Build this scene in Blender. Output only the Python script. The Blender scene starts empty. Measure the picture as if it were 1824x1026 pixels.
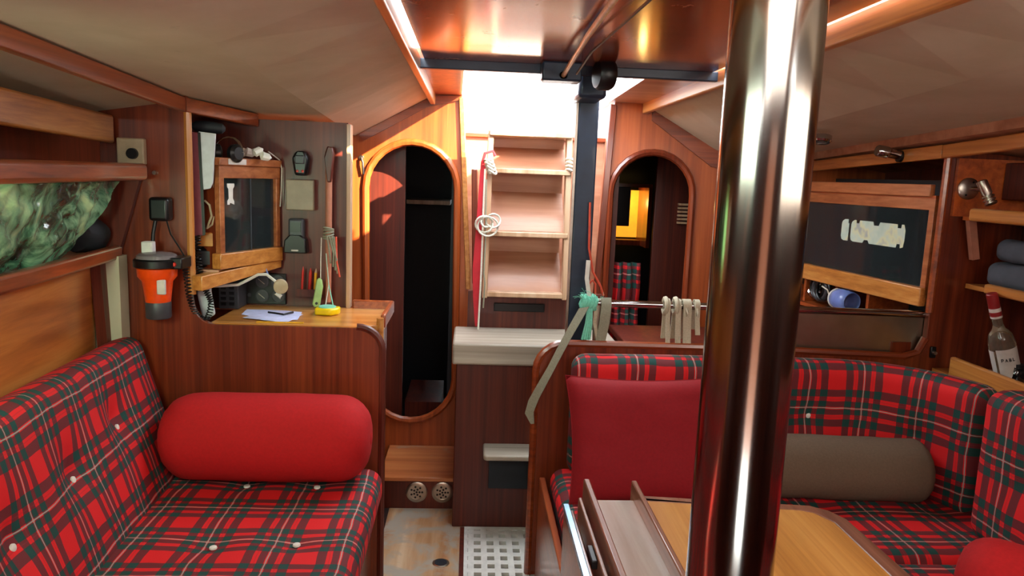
import bpy, bmesh, math, random
from mathutils import Vector, Matrix
from mathutils.noise import noise as pnoise
random.seed(7)
PI = math.pi
S = bpy.context.scene
COL = S.collection
# ------------------------------------------------------------------ camera
EYE = Vector((0, 0, 1.376))
ROT = Matrix(((0.99782, -0.02932, -0.05905), (-0.05396, 0.15139, -0.987), (0.03788, 0.98804, 0.14947)))
FPX = 1317.0
cam_d = bpy.data.cameras.new('camera'); cam = bpy.data.objects.new('camera', cam_d); COL.objects.link(cam)
cam_d.sensor_width = 36; cam_d.lens = FPX/1824*36; cam_d.clip_start = .02
mw = ROT.to_4x4(); mw.translation = EYE; cam.matrix_world = mw
S.camera = cam
def at(x, y, Y=None, Z=None, X=None):
    """the point of the cabin seen at a pixel of the photograph at a known depth, height or side offset"""
    r = ROT @ Vector((x-912, 513-y, -FPX))
    t = Y/r.y if Y is not None else ((Z-EYE.z)/r.z if Z is not None else X/r.x)
    return EYE + r*t
# ------------------------------------------------------------------ light
S.view_settings.view_transform = 'Standard'; S.view_settings.look = 'None'
S.view_settings.gamma = 1; S.view_settings.use_curve_mapping = False
S.view_settings.exposure = 0.22
W = bpy.data.worlds.new('sky'); S.world = W; W.use_nodes = True
W.node_tree.nodes['Background'].inputs[0].default_value = (.86, .95, 1, 1)
W.node_tree.nodes['Background'].inputs[1].default_value = 13.0
def lamp(name, kind, loc, energy, color, size=None, size_y=None, target=None, direction=None):
    d = bpy.data.lights.new(name, kind); d.energy = energy; d.color = color
    o = bpy.data.objects.new(name, d); COL.objects.link(o); o.location = loc
    if kind == 'AREA':
        d.shape = 'RECTANGLE'; d.size = size; d.size_y = size_y or size
    v = direction if direction is not None else (0, 0, -1)
    o.rotation_euler = Vector(v).to_track_quat('-Z', 'Y').to_euler()
    return o
sun = lamp('sun', 'SUN', (2, 0, 4), 40, (1, .80, .55), direction=(-1.6, 1.35, -1.0)); sun.data.angle = .012
lamp('forward_hatch_fill', 'AREA', (.15, .30, 1.69), 10.5, (1, .95, .9), .7, .7, direction=(0, .35, -1))  # fill light added under the closed roof for an unseen hatch
lamp('forward_cabin_fill', 'AREA', (.2, -1.6, 1.70), 14, (1, .90, .80), .8, .8, direction=(.0, .25, -1))  # added fill in the unseen forward box, gives the pole a tan reflection
lamp('starboard_fill', 'AREA', (1.25, .10, 1.47), 10.5, (1, .88, .76), 1.4, .26, direction=(-1, .62, -.22))  # added fill from starboard, standing in for portlights that are not built
lamp('port_fill', 'AREA', (-.72, .25, 1.50), 6, (.80, 1, .84), .8, .2, direction=(1, .75, -.25))  # greenish fill added on the port side; no portlight is built there
# ------------------------------------------------------------------ materials
MAT = {}
def newmat(name):
    m = bpy.data.materials.new(name); m.use_nodes = True
    nt = m.node_tree; b = nt.nodes['Principled BSDF']; MAT[name] = m
    return m, nt, b
def rgb(h):
    h = h.lstrip('#'); c = [int(h[i:i+2], 16)/255 for i in (0, 2, 4)]
    return tuple((x/12.92 if x <= .04045 else ((x+.055)/1.055)**2.4) for x in c)+(1,)
def ramp(nt, fac, stops):
    r = nt.nodes.new('ShaderNodeValToRGB'); e = r.color_ramp.elements
    while len(e) < len(stops): e.new(.5)
    for i, (p, c) in enumerate(stops):
        e[i].position = p; e[i].color = rgb(c) if isinstance(c, str) else c
    nt.links.new(fac, r.inputs[0]); return r.outputs[0]
def noise(nt, vec, scale, detail=4, rough=.55, dist=0):
    n = nt.nodes.new('ShaderNodeTexNoise'); n.inputs['Scale'].default_value = scale
    n.inputs['Detail'].default_value = detail; n.inputs['Roughness'].default_value = rough
    n.inputs['Distortion'].default_value = dist
    if vec is not None: nt.links.new(vec, n.inputs['Vector'])
    return n.outputs['Fac']
def objco(nt, scale=(1, 1, 1)):
    t = nt.nodes.new('ShaderNodeTexCoord'); mp = nt.nodes.new('ShaderNodeMapping')
    mp.inputs['Scale'].default_value = scale; nt.links.new(t.outputs['Object'], mp.inputs[0]); return mp.outputs[0]
def mathn(nt, op, a, b=None, c=None):
    n = nt.nodes.new('ShaderNodeMath'); n.operation = op
    for i, v in enumerate((a, b, c)):
        if v is None: continue
        if isinstance(v, (int, float)): n.inputs[i].default_value = v
        else: nt.links.new(v, n.inputs[i])
    return n.outputs[0]
def mix(nt, fac, a, b, mode='MIX'):
    n = nt.nodes.new('ShaderNodeMix'); n.data_type = 'RGBA'; n.blend_type = mode
    for i, v in ((0, fac), (6, a), (7, b)):
        if isinstance(v, (int, float)): n.inputs[i].default_value = v
        elif isinstance(v, str): n.inputs[i].default_value = rgb(v)
        elif isinstance(v, tuple): n.inputs[i].default_value = v
        else: nt.links.new(v, n.inputs[i])
    return n.outputs[2]
def bump(nt, b, h, strength=.2, dist=.002):
    n = nt.nodes.new('ShaderNodeBump'); n.inputs['Strength'].default_value = strength
    n.inputs['Distance'].default_value = dist
    nt.links.new(h, n.inputs['Height']); nt.links.new(n.outputs[0], b.inputs['Normal'])
def wood(name, dark, mid, light, axis='z', rough=.3, coat=.5, fine=60, worn=None, wornamt=.5):
    m, nt, b = newmat(name)
    sc = {'x': (1.2, fine, fine), 'y': (fine, 1.2, fine), 'z': (fine, fine, 1.2)}[axis]
    v = objco(nt, sc); f = noise(nt, v, 1.0, 5, .6, .4)
    sc2 = {'x': (.5, 9, 9), 'y': (9, .5, 9), 'z': (9, 9, .5)}[axis]
    g = noise(nt, objco(nt, sc2), 1.0, 2, .5, .8)
    mixf = mathn(nt, 'ADD', mathn(nt, 'MULTIPLY', f, .6), mathn(nt, 'MULTIPLY', g, .4))
    c = ramp(nt, mixf, [(.34, dark), (.5, mid), (.66, light)])
    if worn:
        w = noise(nt, objco(nt, (1, 1, 1)), 7, 6, .65, .6)
        wf = ramp(nt, w, [(wornamt, (0, 0, 0, 1)), (wornamt+.12, (1, 1, 1, 1))])
        c = mix(nt, wf, c, worn)
        nt.links.new(mathn(nt, 'ADD', mathn(nt, 'MULTIPLY', wf, .35), rough), b.inputs['Roughness'])
    else: b.inputs['Roughness'].default_value = rough
    nt.links.new(c, b.inputs['Base Color'])
    b.inputs['Coat Weight'].default_value = coat; b.inputs['Coat Roughness'].default_value = .12
    bump(nt, b, f, .12, .001)
    return m
def plain(name, col, rough=.5, metal=0, coat=0, emit=None, estr=0, var=.12, vs=30, bmp=0, trans=0, ior=1.45, alpha=1):
    m, nt, b = newmat(name)
    c = rgb(col)
    f = noise(nt, objco(nt), vs, 3)
    d = tuple(x*(1-var) for x in c[:3])+(1,); l = tuple(min(1, x*(1+var)) for x in c[:3])+(1,)
    nt.links.new(ramp(nt, f, [(.3, d), (.7, l)]), b.inputs['Base Color'])
    b.inputs['Roughness'].default_value = rough; b.inputs['Metallic'].default_value = metal
    b.inputs['Coat Weight'].default_value = coat; b.inputs['Transmission Weight'].default_value = trans
    b.inputs['IOR'].default_value = ior; b.inputs['Alpha'].default_value = alpha
    if emit: b.inputs['Emission Color'].default_value = rgb(emit); b.inputs['Emission Strength'].default_value = estr
    if bmp: bump(nt, b, f, bmp, .002)
    return m
wood('mahogany_v', '#4a1a0c', '#6d2a14', '#8a3c1d', 'z')
wood('mahogany_x', '#5a2210', '#833718', '#a04c24', 'x')
wood('mahogany_y', '#6a2c14', '#96451f', '#b35c2c', 'y')
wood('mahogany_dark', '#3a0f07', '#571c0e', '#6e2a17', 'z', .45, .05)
wood('honey_z', '#9a5a24', '#c07c3a', '#d79a55', 'z', .33, .3)
wood('orange_ply', '#8a3a12', '#b4541e', '#cf6c2c', 'y', .28, .5, 40)
wood('door_ply', '#7c3412', '#a0491c', '#b85c2a', 'z', .38, .15, 40)
wood('honey_y', '#9a5a24', '#c07c3a', '#d79a55', 'y', .33, .3)
wood('honey_x', '#9a5a24', '#c4813c', '#dba05a', 'x', .3, .3)
wood('roof_ply', '#6e2d12', '#96431e', '#ad5529', 'x', .22, .75, 25, worn='#b98a60', wornamt=.62)
wood('oak_table', '#a5682c', '#c88a45', '#d9a05a', 'y', .3, .25, 45)
wood('table_edge', '#6d4030', '#8b5a45', '#a47560', 'y', .3, .4)
wood('worn_tray', '#9b8579', '#b4a196', '#c9bab0', 'y', .22, .5, 18)
wood('pale_step', '#7d7063', '#9c8f80', '#b8ab9c', 'x', .55, 0, 30)
wood('riser_board', '#9a6248', '#b37c60', '#c69478', 'x', .45, .15, 14)
wood('rail_tan', '#9b7350', '#bf9877', '#d4b294', 'z', .4, .3, 20)
wood('worn_floor', '#8a4a24', '#ae8258', '#c9a988', 'y', .5, .1, 12, worn='#a39788', wornamt=.47)
wood('cedar_y', '#80401f', '#a86238', '#c27c4e', 'y', .35, .25, 50)
wood('wall_ply', '#94501f', '#bb6f30', '#d18a48', 'y', .35, .35, 30)
wood('ledge_ply', '#8a4422', '#b86a3a', '#c9834f', 'x', .35, .2, 25, worn='#b09a88', wornamt=.6)
def liner(name, a, b_, stain):
    m, nt, b = newmat(name)
    f = noise(nt, objco(nt), 3.2, 5, .6, .3); g = noise(nt, objco(nt), 90, 2)
    c = ramp(nt, f, [(.35, a), (.65, b_)])
    st = ramp(nt, noise(nt, objco(nt), 13, 6, .7), [(.66, (0, 0, 0, 1)), (.74, (1, 1, 1, 1))])
    nt.links.new(mix(nt, mathn(nt, 'MULTIPLY', st, .25), c, stain), b.inputs['Base Color'])
    b.inputs['Roughness'].default_value = .62; bump(nt, b, g, .25, .001)
liner('headliner', '#b8a88e', '#c8b9a2', '#8a7862')
liner('cream_liner', '#b4b394', '#c5c2a8', '#8c8a6a')
def tartan(name, sx=.185, sy=.185, ox=0., oy=0.):
    m, nt, b = newmat(name)
    uv = nt.nodes.new('ShaderNodeUVMap'); sp = nt.nodes.new('ShaderNodeSeparateXYZ'); nt.links.new(uv.outputs[0], sp.inputs[0])
    wob = mathn(nt, 'MULTIPLY', mathn(nt, 'SUBTRACT', noise(nt, objco(nt), 6, 2), .5), .02)
    def bands(sock, per, off):
        t = mathn(nt, 'FRACT', mathn(nt, 'ADD', mathn(nt, 'DIVIDE', mathn(nt, 'ADD', sock, wob), per), off+20.5))
        d = mathn(nt, 'ABSOLUTE', mathn(nt, 'SUBTRACT', t, .5))
        def inb(a, c): return mathn(nt, 'MULTIPLY', mathn(nt, 'GREATER_THAN', d, a), mathn(nt, 'LESS_THAN', d, c))
        dark = mathn(nt, 'MAXIMUM', inb(.022, .12), inb(.20, .33))
        thin = inb(.15, .162)
        white = mathn(nt, 'LESS_THAN', d, .0085)
        return dark, white, thin
    dx, wx, tx = bands(sp.outputs[0], sx, ox); dy, wy, ty = bands(sp.outputs[1], sy, oy)
    one = mathn(nt, 'MAXIMUM', dx, dy); two = mathn(nt, 'MULTIPLY', dx, dy)
    c = mix(nt, one, '#dc0d14', '#6a1c22')
    c = mix(nt, two, c, '#06403a')
    c = mix(nt, mathn(nt, 'MULTIPLY', mathn(nt, 'MAXIMUM', tx, ty), .35), c, '#8d2428')
    c = mix(nt, mathn(nt, 'MULTIPLY', mathn(nt, 'MAXIMUM', wx, wy), .9), c, '#a09a90')
    nt.links.new(c, b.inputs['Base Color']); b.inputs['Roughness'].default_value = .8
    bump(nt, b, noise(nt, objco(nt), 260, 2), .15, .001)
tartan('tartan', .19, .19, .026, .019)
tartan('tartan_back', .145, .19, .103, .73)
tartan('tartan_seat', .18, .178, .294, .551)
plain('crimson_cloth', '#8c0a16', .85, var=.08, vs=120, bmp=.1)
plain('red_cloth', '#b40c12', .85, var=.08, vs=120, bmp=.1)
plain('taupe_cloth', '#665444', .9, var=.08, vs=150, bmp=.2)
plain('chrome', '#b4b2b0', .10, 1, var=.03)
plain('mast_steel', '#8a837c', .14, 1, var=.05, vs=3)
plain('brushed_steel', '#a49c8a', .3, 1, var=.2, vs=6)
plain('satin_metal', '#b8aea2', .3, 1)
plain('black_plastic', '#0e0f12', .35)
plain('grey_plastic', '#3c3d42', .4)
plain('navy_post', '#1f2d40', .4, coat=.1)
plain('cream_plastic', '#b9a98a', .45)
plain('beige_box', '#93856f', .45)
plain('white_paint', '#d9d6d0', .5)
plain('white_rubber', '#e2e0d8', .45)
plain('orange_plastic', '#e8480c', .35, coat=.2)
plain('maroon_cover', '#96545e', .4)
plain('silver_panel', '#ced6dc', .4, 0)
plain('paper', '#c9cdf2', .7)
plain('blue_aluminium', '#9fc4e2', .25, .75)
plain('cream_web', '#b7ad95', .8, vs=200, bmp=.3)
plain('grey_web', '#8d8b78', .8, vs=200, bmp=.3)
plain('turquoise_rope', '#7fd6bc', .9, vs=150, bmp=.5)
plain('red_rope', '#d4553e', .8)
plain('red_strap', '#b8202c', .7)
plain('white_rope', '#cfc8ba', .85, vs=200, bmp=.3)
plain('yellow_plastic', '#e8c60c', .35)
plain('green_plastic', '#a9cf86', .4)
plain('mint_plastic', '#7ecbb0', .4)
plain('red_pencil', '#c8281c', .4)
plain('yellow_pencil', '#dfa51c', .4)
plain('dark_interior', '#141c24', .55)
plain('dark_bag', '#23272c', .6, vs=8, var=.3)
plain('grey_textile', '#474c55', .85, vs=12, var=.25, bmp=.3)
plain('blue_plastic', '#6f86c8', .3, coat=.3)
plain('dark_glass', '#10171a', .08, coat=.5, vs=5, var=.5)
plain('label_white', '#c9c2bb', .6)
plain('cap_red', '#8c2020', .45)
plain('ink', '#1c1418', .6)
plain('cyan_label', '#8fd0d8', .4)
plain('lit_amber', '#f0a020', .5, emit='#ffb030', estr=.7)
plain('window_daylight', '#a8dcA0'.lower(), .5, emit='#a4e89a', estr=1.1, var=.25, vs=6)
plain('bottle_glass', '#c8bfae', .05, trans=.9, ior=1.45)
plain('clear_plastic', '#d9c9cf', .1, trans=.75, ior=1.4)
plain('pink_frame', '#b4745c', .5)
def sheeting():
    m, nt, b = newmat('plastic_sheeting')
    f = noise(nt, objco(nt), 6, 6, .6, 1.6)
    nt.links.new(ramp(nt, f, [(.36, '#18241f'), (.46, '#3f6a50'), (.56, '#7fb088'), (.68, '#b8dca0')]), b.inputs['Base Color'])
    b.inputs['Roughness'].default_value = .2; b.inputs['Coat Weight'].default_value = .5
    bump(nt, b, f, .35, .02)
sheeting()
# pane glass of the lockers: smoked, see-through
def smoked():
    m, nt, b = newmat('smoked_pane')
    b.inputs['Base Color'].default_value = (.02, .028, .03, 1); b.inputs['Roughness'].default_value = .05
    b.inputs['Coat Weight'].default_value = .4; b.inputs['Alpha'].default_value = .8
    b.inputs['IOR'].default_value = 1.5
smoked()
# ------------------------------------------------------------------ mesh helpers
class MB:
    def __init__(s): s.v = []; s.f = []; s.uv = {}
    def add(s, vs, fs):
        o = len(s.v); s.v += [Vector(v) for v in vs]; s.f += [tuple(i+o for i in f) for f in fs]; return o
    def box(s, a, b):
        a, b = [min(p, q) for p, q in zip(a, b)], [max(p, q) for p, q in zip(a, b)]
        s.add([(x, y, z) for x in (a[0], b[0]) for y in (a[1], b[1]) for z in (a[2], b[2])],
              [(0, 1, 3, 2), (4, 6, 7, 5), (0, 4, 5, 1), (2, 3, 7, 6), (0, 2, 6, 4), (1, 5, 7, 3)]); return s
    def bar(s, p, q, w, h, up=(0, 0, 1)):
        """rectangular bar from p to q; w across, h along up"""
        p, q = Vector(p), Vector(q); d = (q-p).normalized(); up = Vector(up)
        a = d.cross(up).normalized()*w/2; u = a.cross(d).normalized()*h/2
        s.add([p-a-u, p-a+u, p+a-u, p+a+u, q-a-u, q-a+u, q+a-u, q+a+u],
              [(0, 1, 3, 2), (4, 6, 7, 5), (0, 4, 5, 1), (2, 3, 7, 6), (0, 2, 6, 4), (1, 5, 7, 3)]); return s
    def hexa(s, v8):
        """near quad (4) then far quad (4), same order"""
        s.add(v8, [(0, 3, 2, 1), (4, 5, 6, 7), (0, 1, 5, 4), (1, 2, 6, 5), (2, 3, 7, 6), (3, 0, 4, 7)]); return s
    def tube(s, pts, r, n=8, closed=False, flat=None, ref=None):
        pts = [Vector(p) for p in pts]; N = len(pts); rings = []
        up = Vector(ref) if ref else None; prev = None
        for i, p in enumerate(pts):
            if closed: d = pts[(i+1) % N]-pts[i-1]
            else: d = pts[min(i+1, N-1)]-pts[max(i-1, 0)]
            d = d.normalized() if d.length > 1e-9 else Vector((0, 0, 1))
            if up: a = d.cross(up)
            elif prev is not None: a = prev-d*prev.dot(d)
            else: a = d.orthogonal()
            a = a.normalized() if a.length > 1e-6 else d.orthogonal().normalized()
            prev = a; b = d.cross(a)
            ri = r[i] if isinstance(r, (list, tuple)) else r
            rb = ri*(flat if flat else 1)
            rings.append([p+a*math.cos(2*PI*k/n)*ri+b*math.sin(2*PI*k/n)*rb for k in range(n)])
        vs = [v for rg in rings for v in rg]; fs = []
        for i in range(N if closed else N-1):
            j = (i+1) % N
            for k in range(n):
                k2 = (k+1) % n; fs.append((i*n+k, i*n+k2, j*n+k2, j*n+k))
        if not closed: fs += [tuple(range(n))[::-1], tuple(range((N-1)*n, N*n))]
        s.add(vs, fs); return s
    def ribbon(s, pts, w, t, wdir=(1, 0, 0)):
        """flat strap: width along wdir, small thickness"""
        pts = [Vector(p) for p in pts]; wd = Vector(wdir).normalized(); N = len(pts); vs = []
        for i, p in enumerate(pts):
            d = (pts[min(i+1, N-1)]-pts[max(i-1, 0)]).normalized(); nn = d.cross(wd).normalized()
            ww = w[i] if isinstance(w, (list, tuple)) else w
            for a, c in ((-1, -1), (1, -1), (1, 1), (-1, 1)): vs.append(p+wd*a*ww/2+nn*c*t/2)
        fs = []
        for i in range(N-1):
            for k in range(4):
                k2 = (k+1) % 4; fs.append((i*4+k, i*4+k2, i*4+4+k2, i*4+4+k))
        fs += [(3, 2, 1, 0), (N*4-4, N*4-3, N*4-2, N*4-1)]
        s.add(vs, fs); return s
    def lathe(s, prof, p0, axis, n=24, cap=True):
        """prof: (distance along axis, radius)"""
        ax = Vector(axis).normalized(); a = ax.orthogonal().normalized(); b = ax.cross(a); p0 = Vector(p0); vs = []
        for t, r in prof:
            for k in range(n): vs.append(p0+ax*t+(a*math.cos(2*PI*k/n)+b*math.sin(2*PI*k/n))*max(r, .00005))
        fs = []
        for i in range(len(prof)-1):
            for k in range(n):
                k2 = (k+1) % n; fs.append((i*n+k, i*n+k2, (i+1)*n+k2, (i+1)*n+k))
        if cap: fs += [tuple(range(n))[::-1], tuple(range((len(prof)-1)*n, len(prof)*n))]
        s.add(vs, fs); return s
    def prism(s, outer, holes, fn, ext):
        """polygon with holes in 2D, placed by fn(x, y) and extruded by the vector ext"""
        bm = bmesh.new(); edges = []
        for loop in [outer]+list(holes):
            vs = [bm.verts.new((p[0], p[1], 0)) for p in loop]
            edges += [bm.edges.new((vs[i], vs[(i+1) % len(vs)])) for i in range(len(vs))]
        bmesh.ops.triangle_fill(bm, use_beauty=True, edges=edges)
        bm.verts.index_update(); ext = Vector(ext)
        base = [Vector(fn(v.co.x, v.co.y)) for v in bm.verts]; n = len(base)
        fs = [tuple(v.index for v in f.verts) for f in bm.faces]
        be = [(l.vert.index, l.link_loop_next.vert.index) for f in bm.faces for l in f.loops if l.edge.is_boundary]
        bm.free()
        s.add(base+[p+ext for p in base], [f[::-1] for f in fs]+[tuple(i+n for i in f) for f in fs]+[(a, b, b+n, a+n) for a, b in be])
        return s
WL = {}
def obj(name, mb, mat, parent=None, origin=None, bev=0, smooth=True, seg=2):
    me = bpy.data.meshes.new(name); o = bpy.data.objects.new(name, me); COL.objects.link(o)
    if parent is not None: w = WL[parent]; o.parent = parent
    else:
        if origin is None:
            n = len(mb.v); xs = [v.x for v in mb.v]; ys = [v.y for v in mb.v]; zs = [v.z for v in mb.v]
            origin = ((min(xs)+max(xs))/2, (min(ys)+max(ys))/2, min(zs))
        w = Vector(origin); o.location = w
    WL[o] = w
    me.from_pydata([v-w for v in mb.v], [], mb.f)
    if mb.uv:
        l = me.uv_layers.new(name='UVMap')
        for p in me.polygons:
            for li, c in zip(p.loop_indices, mb.uv.get(p.index, [(0, 0)]*p.loop_total)): l.data[li].uv = c
    bm = bmesh.new(); bm.from_mesh(me); bmesh.ops.recalc_face_normals(bm, faces=bm.faces); bm.to_mesh(me); bm.free()
    me.materials.append(MAT[mat])
    if smooth:
        me.polygons.foreach_set('use_smooth', [True]*len(me.polygons)); me.set_sharp_from_angle(angle=math.radians(38))
    if bev:
        m = o.modifiers.new('bevel', 'BEVEL'); m.width = bev; m.segments = seg; m.limit_method = 'ANGLE'; m.angle_limit = math.radians(40)
        m.harden_normals = False
    return o
def tag(o, label, cat, group=None):
    o['label'] = label; o['category'] = cat
    if group: o['group'] = group
    return o
def thing(name, loc, label, cat, group=None):
    o = bpy.data.objects.new(name, None); COL.objects.link(o); o.location = loc; o.empty_display_size = .02
    WL[o] = Vector(loc); return tag(o, label, cat, group)
def struct(name, mb, mat, parent=None, **k):
    o = obj(name, mb, mat, parent, **k)
    if parent is None: o['kind'] = 'structure'
    return o
def dup(root, delta, label=None):
    """copy a thing and its parts"""
    r = root.copy(); COL.objects.link(r); r.location = root.location+Vector(delta)
    if label: r['label'] = label
    for ch in list(root.children):
        c = ch.copy(); COL.objects.link(c); c.parent = r
        for g in ch.children:
            d = g.copy(); COL.objects.link(d); d.parent = c
    return r
def stadium(cx, z0, z1, w, skew=0, n=14):
    """upright oval doorway outline"""
    r = w/2; pts = []
    for k in range(n+1):
        a = PI*k/n; pts.append((cx+r*math.cos(a), z1-r+r*math.sin(a)))
    for k in range(n+1):
        a = PI+PI*k/n; pts.append((cx+r*math.cos(a)+skew, z0+r+r*math.sin(a)))
    return pts
# ------------------------------------------------------------------ shell
YB = 3.275          # aft bulkhead
YE = 2.35           # port settee end bulkhead
YG = 2.40           # starboard settee bulkhead
Y0 = -1.0           # forward bulkhead, behind the camera
crz = lambda Y: 1.523+.068*(YB-Y)      # height of the crease in the headliner
bmz = lambda Y: 1.487+.05*(YB-Y)       # height of the deck beam underside
# floor
f = MB(); f.box((-.30, Y0, -.03), (.012, 2.93, 0)); f.box((.012, Y0, -.03), (.30, 2.30, 0))
floor = struct('floor', f, 'worn_floor', bev=.002)
MB_ = MB().box((-2.0, Y0-.1, -.10), (2.4, 5, -.08)); struct('floor_underlay', MB_, 'mahogany_dark')
hole = MB().lathe([(0, .028), (.0015, .03), (.003, .026)], (-.069, 2.473, 0), (0, 0, 1), 20); struct('finger_hole_rim', hole, 'brushed_steel', floor)
hole = MB().lathe([(0, .022), (.004, .022)], (-.069, 2.473, 0), (0, 0, 1), 20); struct('finger_hole', hole, 'dark_interior', floor)
trimf = MB().box((-.004, Y0, 0), (.012, 2.74, .004)); struct('floor_strip', trimf, 'mahogany_dark', floor)
# roof planks over the walkway
def quadslab(p, t, up=(0, 0, 1)):
    u = Vector(up)*t; p = [Vector(q) for q in p]; return MB().hexa(p+[q+u for q in p])
ROOF = 1.71
ceil = struct('ceiling', quadslab([(-.15, Y0, ROOF), (.72, Y0, ROOF), (.72, 2.28, ROOF), (-.15, 2.28, ROOF)], .03), 'roof_ply')
ceil_holed = None
# strips beside the companionway opening
struct('roof_strip', quadslab([(-.18, 2.28, ROOF), (-.03, 2.28, ROOF), (-.06, YB+.4, ROOF), (-.18, YB+.4, ROOF)], .03), 'door_ply', ceil)
struct('roof_strip', quadslab([(.555, 2.28, ROOF), (.76, 2.28, ROOF), (.76, YB+.4, ROOF), (.60, YB+.4, ROOF)], .03), 'riser_board', ceil)
# headliner panels each side: carlin -> crease -> deck beam
def panel(xs, name, mat):
    for (xa, za, xb, zb) in []: pass
ys = [Y0+(YB-Y0)*k/16 for k in range(17)]
def liner_side(sgn):
    cx = .285
    mb = MB(); n = len(ys); vs = []
    for Y in ys:
        ca = .465+.0*(Y); cr = .79+.03*(YB-Y); bx = (1.17 if sgn < 0 else 1.275); z2 = bmz(Y)+.045
        for (x, z) in ((ca, 1.702), (cr, crz(Y)), (bx, z2), (bx, z2+.03), (cr, crz(Y)+.03), (ca, 1.735)):
            vs.append((cx+sgn*x, Y, z))
    fs = []
    for i in range(n-1):
        for k in range(6):
            k2 = (k+1) % 6; fs.append((i*6+k, i*6+k2, i*6+6+k2, i*6+6+k))
    fs += [(0, 1, 2, 3, 4, 5), tuple((n-1)*6+k for k in range(6))]
    mb.add(vs, fs); return mb
a = struct('headliner', liner_side(-1), 'headliner', ceil, smooth=False)
b = struct('headliner', liner_side(1), 'headliner', ceil, smooth=False)
# carlin trims (light wood), beams at the deck edge
c1 = MB().bar((-.163, Y0, 1.692), (-.175, YB, 1.692), .022, .05); struct('trim_1', c1, 'honey_y', bev=.004)
c2 = MB().bar((.745, Y0, 1.692), (.748, YB, 1.692), .022, .05); struct('trim_2', c2, 'honey_y', bev=.004)
b1 = MB().bar((-.883, Y0, bmz(Y0)+.02), (-.883, 2.352, bmz(2.35)+.02), .022, .045); struct('trim_3', b1, 'mahogany_y', bev=.004)
b2 = MB().bar((-.883, 2.352, bmz(2.35)+.02), (-.76, 2.70, bmz(2.7)+.02), .022, .045); struct('trim_4', b2, 'mahogany_y', bev=.004)
b3 = MB().bar((1.565, Y0, bmz(Y0)+.005), (1.565, 2.41, bmz(2.4)-.02), .024, .045); struct('trim_5', b3, 'honey_y', bev=.004)
b4 = MB().bar((1.565, 2.415, bmz(2.4)-.02), (1.50, YB, bmz(YB)-.02), .024, .045); struct('trim_6', b4, 'honey_y', bev=.004)
# lintel under the roof at the front of the opening
l1 = MB().box((-.165, 2.275, 1.683), (.76, 2.30, 1.712)); struct('trim_7', l1, 'navy_post', bev=.003)
# outer hull sides and ends
wl = MB().hexa([(-1.30, Y0, -.08), (-1.26, Y0, -.08), (-1.26, Y0, 1.62), (-1.30, Y0, 1.62), (-1.30, 5, -.08), (-1.26, 5, -.08), (-1.26, 5, 1.62), (-1.30, 5, 1.62)])
wall_left = struct('wall_left', wl, 'mahogany_dark')
wr = MB().box((1.86, Y0, -.08), (1.90, 5, 1.62)); wall_right = struct('wall_right', wr, 'mahogany_dark')
# deck underside outboard (cream) left and right
d1 = quadslab([(-1.28, Y0, bmz(Y0)-.035), (-.885, Y0, bmz(Y0)+.03), (-.885, 2.36, bmz(2.36)+.03), (-1.28, 2.36, bmz(2.36)-.035)], .03)
struct('deck_underside', d1, 'cream_liner', ceil)
d2 = quadslab([(-1.28, 2.36, 1.60), (-.80, 2.36, 1.60), (-.80, YB, 1.60), (-1.28, YB, 1.60)], .02); struct('deck_underside', d2, 'mahogany_dark', ceil)
d3 = quadslab([(1.566, Y0, bmz(Y0)+.022), (1.88, Y0, bmz(Y0)-.02), (1.88, YB, 1.45), (1.52, YB, 1.50)], .05)
struct('deck_underside', d3, 'riser_board', ceil)
# forward bulkhead behind the camera
fb = MB().prism([(-1.28, -.08), (1.88, -.08), (1.88, 1.62), (.76, 1.75), (-.18, 1.75), (-1.28, 1.62)],
                [[(-.15, .05), (.45, .05), (.45, 1.55), (-.15, 1.55)]], lambda x, z: (x, Y0, z), (0, -.03, 0))
struct('wall_front', fb, 'mahogany_v')
fc = MB().box((-.9, -2.2, -.08), (1.3, -2.16, 1.75)); fc.box((-.9, -2.2, 1.72), (1.3, Y0-.03, 1.75)); fc.box((-.93, -2.2, -.08), (-.9, Y0-.03, 1.75)); fc.box((1.3, -2.2, -.08), (1.33, Y0-.03, 1.75))
struct('wall_sky_block', fc, 'riser_board')  # unseen box added to keep the sky out of the pole's reflection
# aft bulkhead with two oval doorways and the companionway notch
D1 = stadium(-.258, .256, 1.505, .398, .01); D2 = stadium(.80, .26, 1.503, .37, 0)
outer = [(-1.28, 0), (1.88, 0), (1.88, 1.73), (.76, 1.73), (.614, 1.715), (.572, .87), (.57, .56),
         (0, .56), (.002, .87), (-.05, 1.715), (-.18, 1.73), (-1.28, 1.73)]
ab = MB().prism(outer, [D1, D2], lambda x, z: (x, YB, z), (0, .035, 0))
wall_aft = struct('wall_aft', ab, 'door_ply')
for k, (D, m) in enumerate(((D1, 'door_ply'), (D2, 'mahogany_v'))):
    t = MB().tube([(x, YB-.004, z) for x, z in D], .016, 8, closed=True); struct('trim_%d' % (8+k), t, m)
# darker wood strips on the bulkhead, standing in for the shade under the headliner
t = MB(); t.prism([(.78, 1.70), (1.076, 1.523), (1.30, 1.50), (1.30, 1.44), (1.06, 1.45), (.78, 1.64)], [], lambda x, z: (x, YB-.012, z), (0, .012, 0)); struct('trim_10', t, 'mahogany_x')
t = MB(); t.prism([(-.18, 1.70), (-.05, 1.71), (-.06, 1.69), (-.2, 1.655), (-.47, 1.50), (-.487, 1.53)], [], lambda x, z: (x, YB-.012, z), (0, .012, 0)); struct('trim_11', t, 'mahogany_x')
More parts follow.
